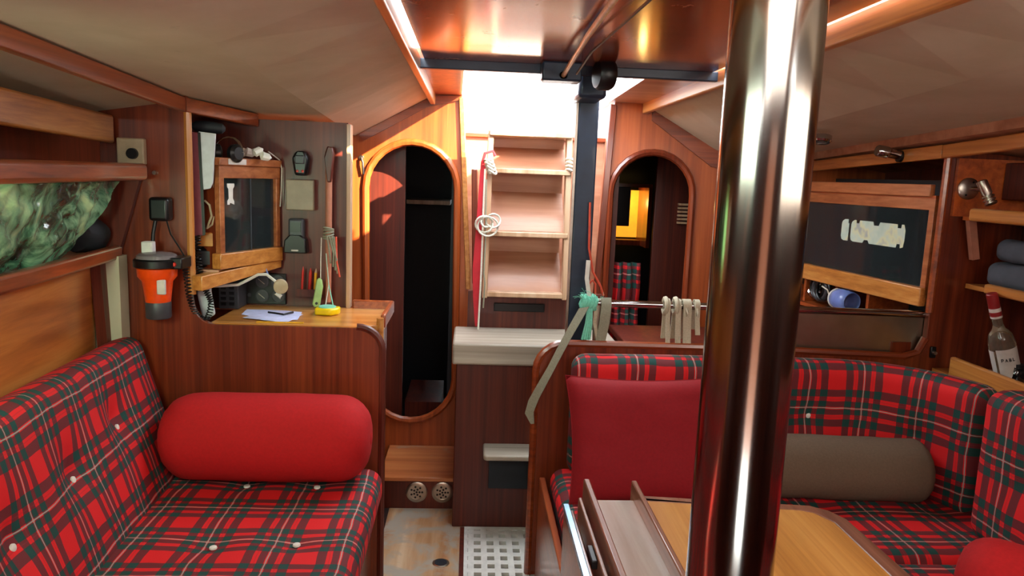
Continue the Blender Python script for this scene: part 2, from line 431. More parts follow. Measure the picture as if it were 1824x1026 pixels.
# companionway recess: side walls, back (engine) panel, washboard
q = MB().hexa([(.585, YB+.03, .5), (.605, YB+.03, .5), (.635, YB+.03, 1.74), (.615, YB+.03, 1.74), (.585, 3.75, .5), (.605, 3.75, .5), (.635, 3.75, 1.74), (.615, 3.75, 1.74)])
struct('wall_recess_right', q, 'riser_board')
q = MB().hexa([(-.03, YB+.03, .5), (-.01, YB+.03, .5), (-.06, YB+.03, 1.74), (-.08, YB+.03, 1.74), (-.03, 3.75, .5), (-.01, 3.75, .5), (-.06, 3.75, 1.74), (-.08, 3.75, 1.74)])
struct('wall_recess_left', q, 'riser_board')
q = MB().box((-.08, 3.46, .45), (.64, 3.48, 1.545)); wb = struct('wall_recess_back', q, 'riser_board')
q = MB().box((-.08, 3.44, 1.545), (.64, 3.50, 1.565)); struct('washboard_sill', q, 'mahogany_x', wb, bev=.004)
# companionway edge trims
t = MB().bar((-.052, YB-.008, 1.70), (.0, YB-.008, .87), .022, .016, up=(0, 1, 0)); struct('trim_12', t, 'honey_y', bev=.003)
t = MB().bar((.606, YB-.008, 1.70), (.566, YB-.008, .60), .03, .02, up=(0, 1, 0)); struct('trim_13', t, 'mahogany_v', bev=.004)
t = MB().bar((.012, YB-.03, 1.40), (.030, YB-.03, .90), .026, .03, up=(0, 1, 0)); struct('trim_14', t, 'mahogany_v', bev=.004)
# cabins aft of the doorways, painted near-black for the shade inside
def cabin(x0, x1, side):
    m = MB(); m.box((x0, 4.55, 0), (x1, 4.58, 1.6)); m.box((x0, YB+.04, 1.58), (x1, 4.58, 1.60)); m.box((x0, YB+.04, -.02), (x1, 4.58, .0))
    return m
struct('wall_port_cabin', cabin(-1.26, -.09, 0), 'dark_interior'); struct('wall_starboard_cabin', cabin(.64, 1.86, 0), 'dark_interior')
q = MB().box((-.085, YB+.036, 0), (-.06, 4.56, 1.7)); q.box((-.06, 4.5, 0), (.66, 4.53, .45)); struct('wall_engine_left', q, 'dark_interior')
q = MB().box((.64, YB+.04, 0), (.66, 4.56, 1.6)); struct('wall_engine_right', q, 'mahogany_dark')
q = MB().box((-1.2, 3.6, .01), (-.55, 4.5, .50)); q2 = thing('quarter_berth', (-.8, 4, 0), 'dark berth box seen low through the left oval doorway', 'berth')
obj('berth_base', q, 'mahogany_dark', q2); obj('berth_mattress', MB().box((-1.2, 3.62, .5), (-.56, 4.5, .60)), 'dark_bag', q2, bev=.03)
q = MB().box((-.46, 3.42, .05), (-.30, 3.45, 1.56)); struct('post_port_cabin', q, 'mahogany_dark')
q = MB().box((-.36, 4.2, 1.20), (-.115, 4.5, 1.225)); tag(obj('shelf', q, 'rail_tan', bev=.003), 'thin pale shelf edge deep inside the left oval doorway', 'shelf')
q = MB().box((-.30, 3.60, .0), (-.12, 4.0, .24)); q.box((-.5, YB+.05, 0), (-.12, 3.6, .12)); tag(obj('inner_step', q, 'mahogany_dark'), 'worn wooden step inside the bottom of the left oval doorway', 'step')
# starboard cabin: door leaf with louvre, lit locker
dl = thing('inner_door', (1.1, 3.62, 0), 'dark wooden inner door with a slatted vent behind the right oval doorway', 'door')
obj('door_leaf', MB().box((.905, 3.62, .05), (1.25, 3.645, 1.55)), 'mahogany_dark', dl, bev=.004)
for k in range(6): obj('vent_slat', MB().box((1.02, 3.60, 1.175+.018*k), (1.08, 3.622, 1.185+.018*k)), 'rail_tan', dl)
lk = thing('lit_locker', (.85, 4.3, 1.0), 'amber lit locker glowing through the right oval doorway', 'locker')
obj('glowing_back', MB().box((.68, 4.40, 1.04), (1.0, 4.42, 1.32)), 'lit_amber', lk)
obj('locker_front', MB().box((.66, 4.16, 1.12), (.90, 4.19, 1.34)), 'dark_interior', lk, bev=.004)
obj('locker_frame', MB().box((.66, 4.15, 1.34), (1.02, 4.42, 1.36)).box((1.0, 4.15, 1.0), (1.02, 4.42, 1.34)).box((.66, 4.3, 1.0), (1.02, 4.42, 1.03)), 'mahogany_v', lk)
lamp('aft_locker_lamp', 'POINT', (.93, 4.28, 1.25), 1.2, (1, .62, .2)).data.shadow_soft_size = .03
# riser with vents and ledge below the left door
lg = thing('door_step', (-.17, 3.0, 0), 'worn orange step below the left oval doorway with two round vents', 'step')
obj('step_front', MB().box((-.34, 2.91, 0), (0, 2.93, .125)), 'mahogany_dark', lg)
obj('step_top', MB().box((-.34, 2.905, .118), (0, YB-.002, .136)), 'ledge_ply', lg, bev=.003)
for vx in (-.188, -.082):
    v = obj('round_vent', MB().lathe([(0, .044), (.004, .044), (.007, .038), (.007, .03), (.003, .03)], (vx, 2.909, .072), (0, -1, 0), 28), 'satin_metal', lg)
    for k in range(13):
        a = k*2.4; r = 0 if k == 0 else (.012 if k < 6 else .023)
        if k: a = 2*PI*k/(5 if k < 6 else 7)
        obj('vent_hole', MB().lathe([(0, .0045), (.0012, .0045)], (vx+r*math.cos(a), 2.9065, .072+r*math.sin(a)), (0, -1, 0), 8), 'black_plastic', v)
# ------------------------------------------------------------------ companionway steps
bs = thing('engine_step_box', (.11, 2.9, 0), 'dark mahogany box below the ladder with a pale worn top step', 'step box')
obj('box_body', MB().box((-.037, 2.75, 0), (.58, YB-.02, .69)), 'mahogany_dark', bs, bev=.004)
obj('step_top', MB().box((-.052, 2.70, .67), (.585, 3.02, .752)), 'pale_step', bs, bev=.008)
obj('upper_panel', MB().box((.0, 3.02, .70), (.57, 3.05, .90)), 'mahogany_dark', bs)
obj('low_step', MB().prism([(.085, 2.62), (.5, 2.62), (.5, 2.75), (.075, 2.75), (.075, 2.63)], [], lambda x, y: (x, y, .325), (0, 0, .022)), 'pale_step', bs, bev=.006)
obj('low_step_riser', MB().box((.10, 2.71, .18), (.5, 2.75, .325)), 'dark_interior', bs)
obj('slot_vent', MB().box((.108, 3.005, .822), (.318, 3.022, .856)), 'black_plastic', bs, bev=.003)
ld = thing('companionway_ladder', (.23, 3.0, .88), 'sunlit wooden companionway ladder with worn pinkish risers', 'ladder')
for (xa, xb) in ((.072, .066), (.384, .392)):
    obj('ladder_rail', MB().bar((xb, 2.97, .885), (xa, 2.99, 1.56), .022, .055, up=(0, 1, 0)), 'rail_tan', ld, bev=.003)
for k, z in enumerate((.905, 1.150, 1.400, 1.545)):
    y1 = 3.09 if k == 0 else 3.125
    obj('tread', MB().box((.066, 2.945, z-.014), (.392, y1, z+.006)), 'rail_tan', ld, bev=.003)
rp = MB()
for k, (z0, z1) in enumerate(((.905, 1.140), (1.158, 1.388), (1.408, 1.535))):
    rb = MB(); n = 6; vs = []
    for i in range(n+1):
        t = i/n; zz = z0+(z1-z0)*t; yy = 2.995+.115*min(1, t*1.5)**1.3
        vs += [(.08, yy, zz), (.38, yy, zz), (.38, yy+.01, zz), (.08, yy+.01, zz)]
    fs = []
    for i in range(n):
        for q_ in range(4):
            w_ = (q_+1) % 4; fs.append((i*4+q_, i*4+w_, i*4+4+w_, i*4+4+q_))
    fs += [(0, 1, 2, 3), (n*4, n*4+1, n*4+2, n*4+3)]
    rb.add(vs, fs); obj('riser', rb, 'riser_board', ld)
# floor grating
gr = thing('floor_grating', (.14, 2.5, 0), 'white slotted floor grating between step box and right settee', 'grating')
obj('grating_frame', MB().box((.012, 1.6, -.015), (.026, 2.745, .004)).box((.29, 1.6, -.015), (.30, 2.745, .004)).box((.026, 2.722, -.015), (.29, 2.745, .004)), 'white_paint', gr)
b0 = None
for k in range(20):
    y = 2.70-k*.056
    if b0 is None: b0 = obj('grating_slat', MB().box((.024, y-.014, -.012), (.292, y+.014, .003)), 'white_paint', gr)
    else:
        c = b0.copy(); COL.objects.link(c); c.parent = gr; c.location = (0, -k*.056, 0)
for k in range(6):
    x = .038+k*.048
    obj('grating_bar', MB().box((x-.011, 1.6, -.014), (x+.011, 2.73, .0035)), 'white_paint', gr)
obj('grating_shade_sheet', MB().box((.012, 1.6, -.06), (.30, 2.745, -.055)), 'black_plastic', gr)  # black sheet under the slots, standing in for the shade below
# ------------------------------------------------------------------ black post with bracket and overhead rods
ps = thing('companionway_post', (.37, 2.47, 0), 'dark blue square post standing at the foot of the companionway', 'post')
obj('post_shaft', MB().bar((.376, 2.48, 0), (.376, 2.48, 1.69), .068, .045, up=(0, 1, 0)), 'navy_post', ps, bev=.005)
obj('post_edge', MB().bar((.338, 2.462, 0), (.338, 2.462, 1.68), .008, .012, up=(0, 1, 0)), 'satin_metal', ps)
obj('post_head', MB().box((.318, 2.30, 1.62), (.405, 2.50, 1.70)), 'navy_post', ps, bev=.012)
obj('head_clamp', MB().lathe([(0, .038), (.01, .044), (.04, .044), (.05, .038)], (.35, 2.18, 1.675), (1, .2, 0), 20), 'black_plastic', ps)
obj('hatch_block', MB().box((.195, 2.20, 1.655), (.312, 2.28, 1.71)), 'navy_post', ps, bev=.006)
rod = thing('overhead_rod', (.25, 1.6, 1.69), 'copper coloured rod running along the varnished roof', 'rod')
obj('rod', MB().tube([(.258, 2.22, 1.67), (.25, 1.7, 1.692), (.236, .9, 1.695)], .007, 10), 'rail_tan', rod)
obj('rod_end', MB().lathe([(0, .012), (.03, .012)], (.258, 2.2, 1.671), (0, 1, 0), 12), 'black_plastic', rod)
tag(obj('overhead_cable', MB().tube([(.285, 2.12, 1.665), (.29, 1.9, 1.69), (.310, 1.34, 1.697), (.26, .7, 1.70)], .0035, 6), 'black_plastic'), 'thin black cable along the roof right of the copper rod', 'cable')
# ------------------------------------------------------------------ port side: settee end bulkhead, nav station
eb = [(-1.10, 0), (-.273, 0), (-.273, .80)]
for k in range(9):
    a = PI/2*k/8; eb.append((-.353+.08*math.cos(a), .80+.075*math.sin(a)))
eb += [(-.79, .875)]
for k in range(7):
    a = PI/2*(1+k/6); eb.append((-.80+.075*math.cos(a), .955+.08*math.sin(a)-.0*k) if False else (-.80-.07*math.sin(PI/2*k/6), .875+.085*(1-math.cos(PI/2*k/6))))
eb += [(-.87, 1.62), (-1.13, 1.60), (-1.13, 1.12), (-1.06, 1.06), (-1.085, .9), (-1.07, .7), (-1.10, .5)]
bh = MB().prism(eb, [], lambda x, z: (x, YE, z), (0, .022, 0))
pb = struct('wall_port_settee_end', bh, 'mahogany_v', bev=.002)
# edge trims of that bulkhead
t = MB().tube([(-.868, YE+.004, 1.53), (-.868, YE+.004, 1.30), (-.868, YE+.004, .97)], .012, 8); struct('trim_15', t, 'honey_z')
pts = [(-.35, YE+.005, .879)]+[(-.353+.082*math.cos(PI/2*(1-k/8)), YE+.005, .80+.078*math.sin(PI/2*(1-k/8))) for k in range(9)]+[(-.271, YE+.005, .5), (-.271, YE+.005, 0)]
t = MB().tube(pts, .012, 8); struct('trim_16', t, 'mahogany_dark')
# desk
dk = thing('chart_table', (-.55, 2.5, .85), 'honey coloured chart table top behind the left settee end', 'desk')
dpo = [(-.82, 2.36), (-.355, 2.36), (-.275, 2.40), (-.275, 2.70), (-.82, 2.70)]
obj('desk_top', MB().prism(dpo, [], lambda x, y: (x, y, .855), (0, 0, .022)), 'honey_x', dk, bev=.002)
obj('desk_body', MB().box((-.86, 2.38, .0), (-.30, 2.69, .853)), 'mahogany_v', dk)
for p_, q_ in (((-.42, 2.695, .885), (-.275, 2.695, .885)), ((-.278, 2.70, .885), (-.278, 2.42, .885))):
    obj('fiddle_rail', MB().bar(p_, q_, .016, .045), 'mahogany_y', dk, bev=.005)
obj('corner_post', MB().tube([(-.285, 2.40, .80), (-.285, 2.40, .90)], .012, 10), 'honey_y', dk)
# nav station back wall
nb = MB().box((-.95, 2.705, .86), (-.441, 2.735, 1.54)); nbw = struct('wall_chart_table', nb, 'mahogany_dark')
struct('wall_chart_base', MB().box((-.95, 2.705, 0), (-.30, 2.73, .855)), 'mahogany_v')
t = MB().box((-.445, 2.69, .875), (-.430, 2.74, 1.535)); struct('trim_17', t, 'rail_tan', bev=.002)
# side wall behind the nav cabinet
struct('wall_chart_side', MB().box((-.97, 2.372, .86), (-.95, 2.72, 1.55)), 'mahogany_dark')
# nav cabinet with dark sliding panes
def frm(p00, p10, p11, p01, w, t, nrm):
    """rectangular frame: four members between the corners"""
    return [(p00, p10), (p10, p11), (p11, p01), (p01, p00)]
nc = thing('chart_locker', (-.74, 2.54, 1.05), 'wooden locker with dark sliding glass panes above the chart table', 'cabinet')
A0, A1 = Vector((-.80, 2.41, 0)), Vector((-.682, 2.69, 0))     # near and far ends of its face
def fa(t, z, off=0):
    n_ = Vector((A1.y-A0.y, -(A1.x-A0.x), 0)).normalized(); return A0.lerp(A1, t)+Vector((0, 0, z))+n_*off
def slabf(t0, t1, z0a, z0b, z1a, z1b, o0, o1):
    return MB().hexa([fa(t0, z0a, o0), fa(t1, z0b, o0), fa(t1, z1b, o0), fa(t0, z1a, o0), fa(t0, z0a, o1), fa(t1, z0b, o1), fa(t1, z1b, o1), fa(t0, z1a, o1)])
obj('locker_frame', slabf(0, .07, 1.09, 1.09, 1.375, 1.375, -.015, .006), 'cedar_y', nc, bev=.002)
obj('locker_frame', slabf(.93, 1, 1.09, 1.09, 1.375, 1.375, -.015, .006), 'cedar_y', nc, bev=.002)
obj('locker_frame', slabf(0, 1, 1.335, 1.335, 1.375, 1.375, -.015, .007), 'cedar_y', nc, bev=.002)
obj('locker_top', slabf(-.02, 1, 1.375, 1.375, 1.40, 1.40, -.09, .015), 'cedar_y', nc, bev=.003)
obj('locker_side', slabf(0, .04, .99, .99, 1.375, 1.375, -.06, -.015), 'mahogany_v', nc)
obj('locker_back', slabf(0, 1, .99, .99, 1.375, 1.375, -.07, -.06), 'dark_bag', nc)
obj('locker_rail', slabf(-.04, 1, 1.045, 1.045, 1.095, 1.095, -.02, .016), 'honey_y', nc, bev=.003)
obj('locker_rail', slabf(-.30, 1, .985, 1.02, 1.032, 1.052, -.03, .010), 'honey_y', nc, bev=.003)
obj('glass_pane', slabf(.06, .52, 1.093, 1.093, 1.337, 1.337, -.004, -.001), 'smoked_pane', nc)
obj('glass_pane', slabf(.48, .94, 1.093, 1.093, 1.337, 1.337, -.010, -.007), 'smoked_pane', nc)
obj('pane_edge', slabf(.50, .515, 1.093, 1.093, 1.337, 1.337, -.001, .001), 'grey_plastic', nc)
lab = [(0, 0), (.010, .0), (.013, .006), (.02, .004), (.032, 0), (.032, .010), (.026, .02), (.027, .05), (.034, .06), (.033, .068), (.0, .068), (.0, .058), (.006, .05), (.007, .02), (0, .012)]
u_ = (A1-A0).normalized()
tag(obj('white_tag', MB().prism(lab, [], lambda x, z: fa(.13, 1.25+z, .0005)+u_*x, tuple((fa(0, 0, .001)-fa(0, 0, 0)))), 'white_rubber'), 'small notched white sticker on the chart locker pane', 'sticker')
tag(obj('name_label', MB().prism([(0, 0), (.085, 0), (.085, .018), (0, .018)], [], lambda x, z: fa(.1, 1.379+z, .0155)+u_*x, tuple((fa(0, 0, .001)-fa(0, 0, 0)))), 'label_white'), 'long white paper label on the top edge of the chart locker', 'label')
# small block, radio and shelf left of the cabinet
bk = MB().box((-.872, 2.42, 1.115), (-.80, 2.50, 1.16)); tag(obj('wood_block', bk, 'honey_x', bev=.003), 'small wooden shelf block behind the coiled cord', 'shelf')
rd = thing('marine_radio', (-.86, 2.44, 1.04), 'black radio set under the small wooden shelf block', 'radio')
obj('radio_case', MB().box((-.885, 2.43, 1.045), (-.80, 2.54, 1.11)), 'black_plastic', rd, bev=.006)
obj('radio_face', MB().box((-.878, 2.425, 1.055), (-.825, 2.432, 1.10)), 'grey_plastic', rd, bev=.002)
obj('knob', MB().lathe([(0, .009), (.012, .007)], (-.812, 2.43, 1.09), (0, -1, 0), 14), 'black_plastic', rd)
obj('knob', MB().lathe([(0, .007), (.012, .005)], (-.812, 2.43, 1.065), (0, -1, 0), 14), 'black_plastic', rd)
# shelf under radio
tag(obj('radio_shelf', MB().box((-.90, 2.40, 1.03), (-.80, 2.56, 1.043)), 'riser_board', bev=.002), 'narrow pale ledge carrying the black radio set', 'shelf')
# maroon binder, silver panel
tag(obj('maroon_folder', MB().hexa([at(333, 233, Y=2.40), at(353, 237, Y=2.40), at(362, 420, Y=2.40), at(335, 420, Y=2.40), at(333, 233, Y=2.44)+Vector((-.02, 0, 0)), at(353, 237, Y=2.50), at(362, 420, Y=2.50), at(335, 420, Y=2.44)+Vector((-.02, 0, 0))]), 'maroon_cover', bev=.003), 'tall maroon folder standing beside the wooden post edge', 'folder')
tag(obj('black_folder_spine', MB().hexa([at(352, 235, Y=2.395), at(357, 236, Y=2.395), at(366, 418, Y=2.395), at(361, 420, Y=2.395), at(352, 235, Y=2.49), at(357, 236, Y=2.49), at(366, 418, Y=2.49), at(361, 420, Y=2.49)]), 'black_plastic'), 'thin black clipboard edge beside the maroon folder', 'clipboard')
sp_ = [(353, 234), (384, 238), (379, 325), (374, 336), (362, 338), (352, 235)]
sp3 = [at(x, y, Y=2.397) for x, y in sp_[:5]]
mb = MB(); n = len(sp3); mb.add(sp3+[p+Vector((0, .008, 0)) for p in sp3], [tuple(range(n))[::-1], tuple(range(n, 2*n))]+[(i, (i+1) % n, (i+1) % n+n, i+n) for i in range(n)])
tag(obj('silver_tablet', mb, 'silver_panel', bev=.002), 'silver grey tapered panel hanging behind the maroon folder', 'panel')
tag(obj('grey_cable', MB().tube([at(379, 320, Y=2.42), at(384, 350, Y=2.42), at(384, 380, Y=2.42), at(378, 400, Y=2.42), at(368, 408, Y=2.42), at(377, 385, Y=2.42), at(373, 365, Y=2.42), at(364, 357, Y=2.42)], .0035, 6), 'cream_plastic'), 'grey cable looped below the silver panel', 'cable')
tag(obj('dark_pouch', MB().lathe([(0, .008), (.01, .017), (.05, .02), (.09, .017), (.10, .006)], at(342, 224, Y=2.47), (1, .3, -.05), 14), 'dark_bag'), 'dark pouch on the silver panel under the deck beam', 'pouch')
# headphones / goggles on the locker top
gg = thing('headphones', (-.80, 2.5, 1.40), 'shiny black headphones lying on the chart locker top', 'headphones')
hc = at(405, 266, Y=2.47)
obj('headband', MB().tube([hc+Vector((.045*math.cos(a*PI/8), .02*math.sin(a*PI/8), .05*math.sin(a*PI/8)-.01)) for a in range(9)], .006, 8, flat=.5), 'chrome', gg)
for dx in (-.018, .014):
    obj('ear_cup', MB().lathe([(0, .018), (.006, .028), (.022, .030), (.03, .02)], hc+Vector((dx, 0, -.012)), (-1 if dx < 0 else 1, -.5, 0), 18), 'black_plastic', gg)
wc = MB(); r_ = 8
for i, (x, y) in enumerate(((428, 270), (440, 263), (455, 268), (468, 270))):
    p = at(x, y, Y=2.55); wc.lathe([(0, .002), (.008, .015), (.03, .013), (.04, .002)], p+Vector((-.01, 0, -.012)), (.8, .5, .5-(i % 2)*.7), 9)
tag(obj('crumpled_tissue', wc, 'white_rubber'), 'crumpled white tissue lying on top of the chart locker', 'tissue')
tag(obj('hanging_string', MB().tube([at(478, 270, Y=2.62), at(498, 285, Y=2.68), at(502, 300, Y=2.68), at(501, 340, Y=2.68), at(499, 368, Y=2.68)], .0022, 6), 'white_rope'), 'thin grey string hanging off the far end of the chart locker', 'string')
# wall items over the desk
fl = thing('handheld_torch', (-.6, 2.69, 1.35), 'black handheld device with red lights on the chart table wall', 'handset')
obj('torch_body', MB().prism([(-.62, 1.35), (-.58, 1.35), (-.572, 1.41), (-.585, 1.435), (-.615, 1.435), (-.63, 1.41)], [], lambda x, z: (x, 2.66, z), (0, .044, 0)), 'black_plastic', fl, bev=.008)
obj('torch_face', MB().box((-.618, 2.655, 1.39), (-.585, 2.662, 1.42)), 'grey_plastic', fl, bev=.004)
for dx in (-.61, -.592): obj('red_light', MB().lathe([(0, .005), (.003, .003)], (dx, 2.66, 1.365), (0, -1, 0), 10), 'red_pencil', fl)
bb = thing('beige_junction_box', (-.6, 2.69, 1.23), 'square beige plastic box on the chart table wall', 'box')
obj('box_lid', MB().box((-.652, 2.665, 1.228), (-.555, 2.69, 1.335)), 'beige_box', bb, bev=.004); obj('box_base', MB().box((-.647, 2.69, 1.232), (-.56, 2.704, 1.331)), 'white_paint', bb)
hr = thing('handheld_radio', (-.62, 2.69, 1.07), 'black handheld radio in a wall cradle below the beige box', 'radio')
obj('handset_body', MB().box((-.645, 2.665, 1.085), (-.59, 2.70, 1.198)), 'grey_plastic', hr, bev=.008)
obj('cradle', MB().prism([(-.662, 1.075), (-.578, 1.075), (-.582, 1.125), (-.60, 1.14), (-.64, 1.14), (-.658, 1.12)], [], lambda x, z: (x, 2.66, z), (0, .044, 0)), 'black_plastic', hr, bev=.005)
obj('screen', MB().box((-.637, 2.662, 1.15), (-.60, 2.667, 1.185)), 'black_plastic', hr); obj('white_mark', MB().box((-.632, 2.657, 1.083), (-.608, 2.661, 1.088)), 'label_white', hr)
# brown wooden tiller rod hanging on the wall
tr = thing('hanging_wooden_pole', (-.5, 2.68, .9), 'brown wooden pole hung upright on the chart table wall', 'pole')
obj('pole', MB().tube([(-.502, 2.67, 1.44), (-.503, 2.67, 1.16), (-.505, 2.675, .90)], [.012, .0115, .010], 10), 'pink_frame', tr)
obj('pole_hook', MB().prism([(-.516, 1.42), (-.505, 1.455), (-.488, 1.452), (-.483, 1.43), (-.488, 1.38), (-.492, 1.33), (-.505, 1.33)], [], lambda x, z: (x, 2.652, z), (0, .034, 0)), 'mahogany_dark', tr, bev=.004)
kn = thing('string_bundle', (-.5, 2.65, 1.05), 'knotted bundle of grey strings tied around the wooden pole', 'string')
for k in range(5):
    z = 1.135+.008*k; obj('string_loop', MB().tube([(-.503+.017*math.cos(a), 2.668+.017*math.sin(a), z+.004*math.sin(a+k)) for a in [2*PI*i/12 for i in range(12)]], .0035, 6, closed=True), 'grey_web', kn)
for k in range(5):
    x = -.495+.008*k; obj('string_end', MB().tube([(x-.01, 2.65, 1.14), (x+.008*math.sin(k), 2.642, 1.09-.01*k), (x+.004, 2.645, 1.045-.012*k)], .0035, 6), 'grey_web' if k < 4 else 'red_rope', kn)
gp = thing('green_brush', (-.53, 2.64, .88), 'pale green plastic handle hanging on a white string', 'brush')
obj('brush_handle', MB().prism([(-.556, .895), (-.548, .885), (-.53, .888), (-.518, .96), (-.522, .985), (-.532, .992), (-.54, .985)], [], lambda x, z: (x, 2.64, z), (0, .014, 0)), 'green_plastic', gp, bev=.004)
obj('hang_hole', MB().lathe([(0, .005), (.002, .005)], (-.54, 2.6395, .90), (0, -1, 0), 12), 'black_plastic', gp)
obj('white_string', MB().tube([(-.527, 2.648, .99), (-.527, 2.65, 1.05), (-.525, 2.652, 1.135)], .002, 6), 'white_rope', gp)
tm = thing('tape_measure', (-.485, 2.57, .877), 'yellow tape measure with a mint top on the chart table', 'tape measure')
obj('case', MB().prism([(-.525, 2.53), (-.47, 2.52), (-.445, 2.545), (-.445, 2.585), (-.475, 2.60), (-.525, 2.595)], [], lambda x, y: (x, y, .878), (0, 0, .024)), 'yellow_plastic', tm, bev=.006)
obj('top_disc', MB().lathe([(0, .030), (.004, .029)], (-.487, 2.562, .902), (0, 0, 1), 20), 'mint_plastic', tm)
for k, (dx, dy) in enumerate(((-.49, 0), (-.475, 0))): obj('hanging_cord', MB().tube([(-.487+(.014 if k else -.014), 2.60, .895), (-.497, 2.64, .97), (-.508, 2.648, 1.08)], .002, 6), 'mint_plastic' if k else 'white_rope', tm)
pk = thing('pencil_pocket', (-.57, 2.69, .9), 'dark wooden pencil pocket on the chart table wall', 'holder')
obj('pocket_front', MB().box((-.615, 2.665, .915), (-.53, 2.67, .945)), 'mahogany_dark', pk); obj('pocket_base', MB().box((-.615, 2.665, .912), (-.53, 2.704, .917)), 'mahogany_dark', pk)
for x, h, m, w_, l_ in ((-.602, .108, 'red_pencil', .0042, 'dark red pencil leftmost in the wall pocket'), (-.575, .104, 'red_pencil', .0055, 'thick orange red pencil between the other two in the wall pocket'), (-.556, .102, 'yellow_pencil', .005, 'yellow pencil standing in the wall pocket')):
    p = thing('pencil', (x, 2.685, .918), l_, 'pencil', 'pencils in the wall pocket')
    obj('pencil_shaft', MB().lathe([(0, w_), (h*.85, w_)], (x, 2.682, .918), (.06, 0, 1), 7), m, p)
    obj('pencil_tip', MB().lathe([(h*.85, w_), (h, .0008)], (x, 2.682, .918), (.06, 0, 1), 7), 'rail_tan' if m != 'red_pencil' else m, p)
# gauge panel
gq = thing('gauge_panel', (-.73, 2.69, .88), 'black instrument panel with four round dials on the chart table wall', 'instrument panel')
obj('panel_plate', MB().box((-.807, 2.692, .882), (-.66, 2.704, .995)), 'black_plastic', gq, bev=.003)
for gx in (-.745, -.688):
    for gz in (.965, .912):
        d = obj('dial', MB().lathe([(0, .024), (.004, .024), (.005, .020), (.003, .020)], (gx, 2.692, gz), (0, -1, 0), 22), 'grey_plastic', gq)
        obj('needle', MB().bar((gx-.012, 2.6865, gz+.010), (gx+.010, 2.6865, gz-.008), .0025, .001, up=(0, 1, 0)), 'satin_metal', d)
obj('switch', MB().lathe([(0, .007), (.006, .006)], (-.79, 2.692, .915), (0, -1, 0), 12), 'grey_plastic', gq)
# small dark switch unit left of it
su = thing('switch_panel', (-.83, 2.6, .88), 'dark switch unit standing at the left end of the chart table', 'instrument panel')
obj('unit_body', MB().box((-.87, 2.60, .878), (-.80, 2.70, .975)), 'grey_plastic', su, bev=.004)
for k in range(4):
    for j in range(2): obj('switch', MB().box((-.86+j*.028, 2.596, .892+k*.019), (-.843+j*.028, 2.60, .903+k*.019)), 'black_plastic', su)
# gooseneck lamp
gn = thing('gooseneck_lamp', (-.85, 2.45, .97), 'white gooseneck lamp bending out over the chart table', 'lamp')
gpts = [at(376, 510, Y=2.50), at(400, 509, Y=2.50), at(425, 507, Y=2.5), at(445, 497, Y=2.49), at(460, 489, Y=2.48), at(475, 489, Y=2.47), at(488, 499, Y=2.46), at(496, 506, Y=2.46)]
obj('gooseneck', MB().tube(gpts, .0048, 8), 'white_paint', gn)
lc = at(500, 510, Y=2.455)
obj('lamp_head', MB().lathe([(-.012, .018), (-.009, .023), (.012, .023), (.014, .020)], lc, (.25, -.9, -.1), 24), 'cream_plastic', gn)
obj('lamp_base', MB().box(at(352, 500, Y=2.5), at(378, 530, Y=2.54)), 'white_paint', gn, bev=.004)
obj('lamp_clip', MB().lathe([(0, .006), (.02, .006)], at(492, 522, Y=2.455), (.7, 0, -.5), 10), 'white_paint', gn)
tag(obj('pen', MB().tube([at(468, 460, Y=2.62), at(479, 495, Y=2.60)], .0028, 8), 'blue_plastic'), 'blue pen clipped under the chart locker rail', 'pen')
# microphone under cord
mc = thing('radio_microphone', (-.84, 2.42, .9), 'grey hand microphone hanging on the black coiled cord', 'microphone')
obj('microphone_body', MB().hexa([at(350, 518, Y=2.42), at(375, 508, Y=2.42), at(384, 560, Y=2.42), at(362, 572, Y=2.42), at(350, 518, Y=2.45), at(375, 508, Y=2.45), at(384, 560, Y=2.45), at(362, 572, Y=2.45)]), 'silver_panel', mc, bev=.006)
def coil(path, r, turns, wr):
    pts = []; N = turns*10
    P_ = [Vector(p) for p in path]; segs = len(P_)-1
    for i in range(N+1):
        t = i/N*segs; k = min(int(t), segs-1); u = t-k
        p0 = P_[max(k-1, 0)]; p1 = P_[k]; p2 = P_[k+1]; p3 = P_[min(k+2, segs)]
        p = .5*((2*p1)+(p2-p0)*u+(2*p0-5*p1+4*p2-p3)*u*u+(3*p1-p0-3*p2+p3)*u**3)
        a = 2*PI*turns*i/N
        d = (p2-p1).normalized(); n1 = d.cross(Vector((0, 1, 0))).normalized(); n2 = Vector((0, 1, 0))
        pts.append(p+n1*math.cos(a)*r+n2*math.sin(a)*r)
    return MB().tube(pts, wr, 5)
obj('coiled_cord', coil([at(352, 420, Y=2.39), at(353, 455, Y=2.38), at(358, 490, Y=2.38), at(366, 515, Y=2.38), at(376, 540, Y=2.38), at(368, 568, Y=2.37), at(350, 560, Y=2.36), at(338, 530, Y=2.335), at(332, 490, Y=2.325), at(328, 462, Y=2.32)], .0085, 60, .0021), 'black_plastic', mc)
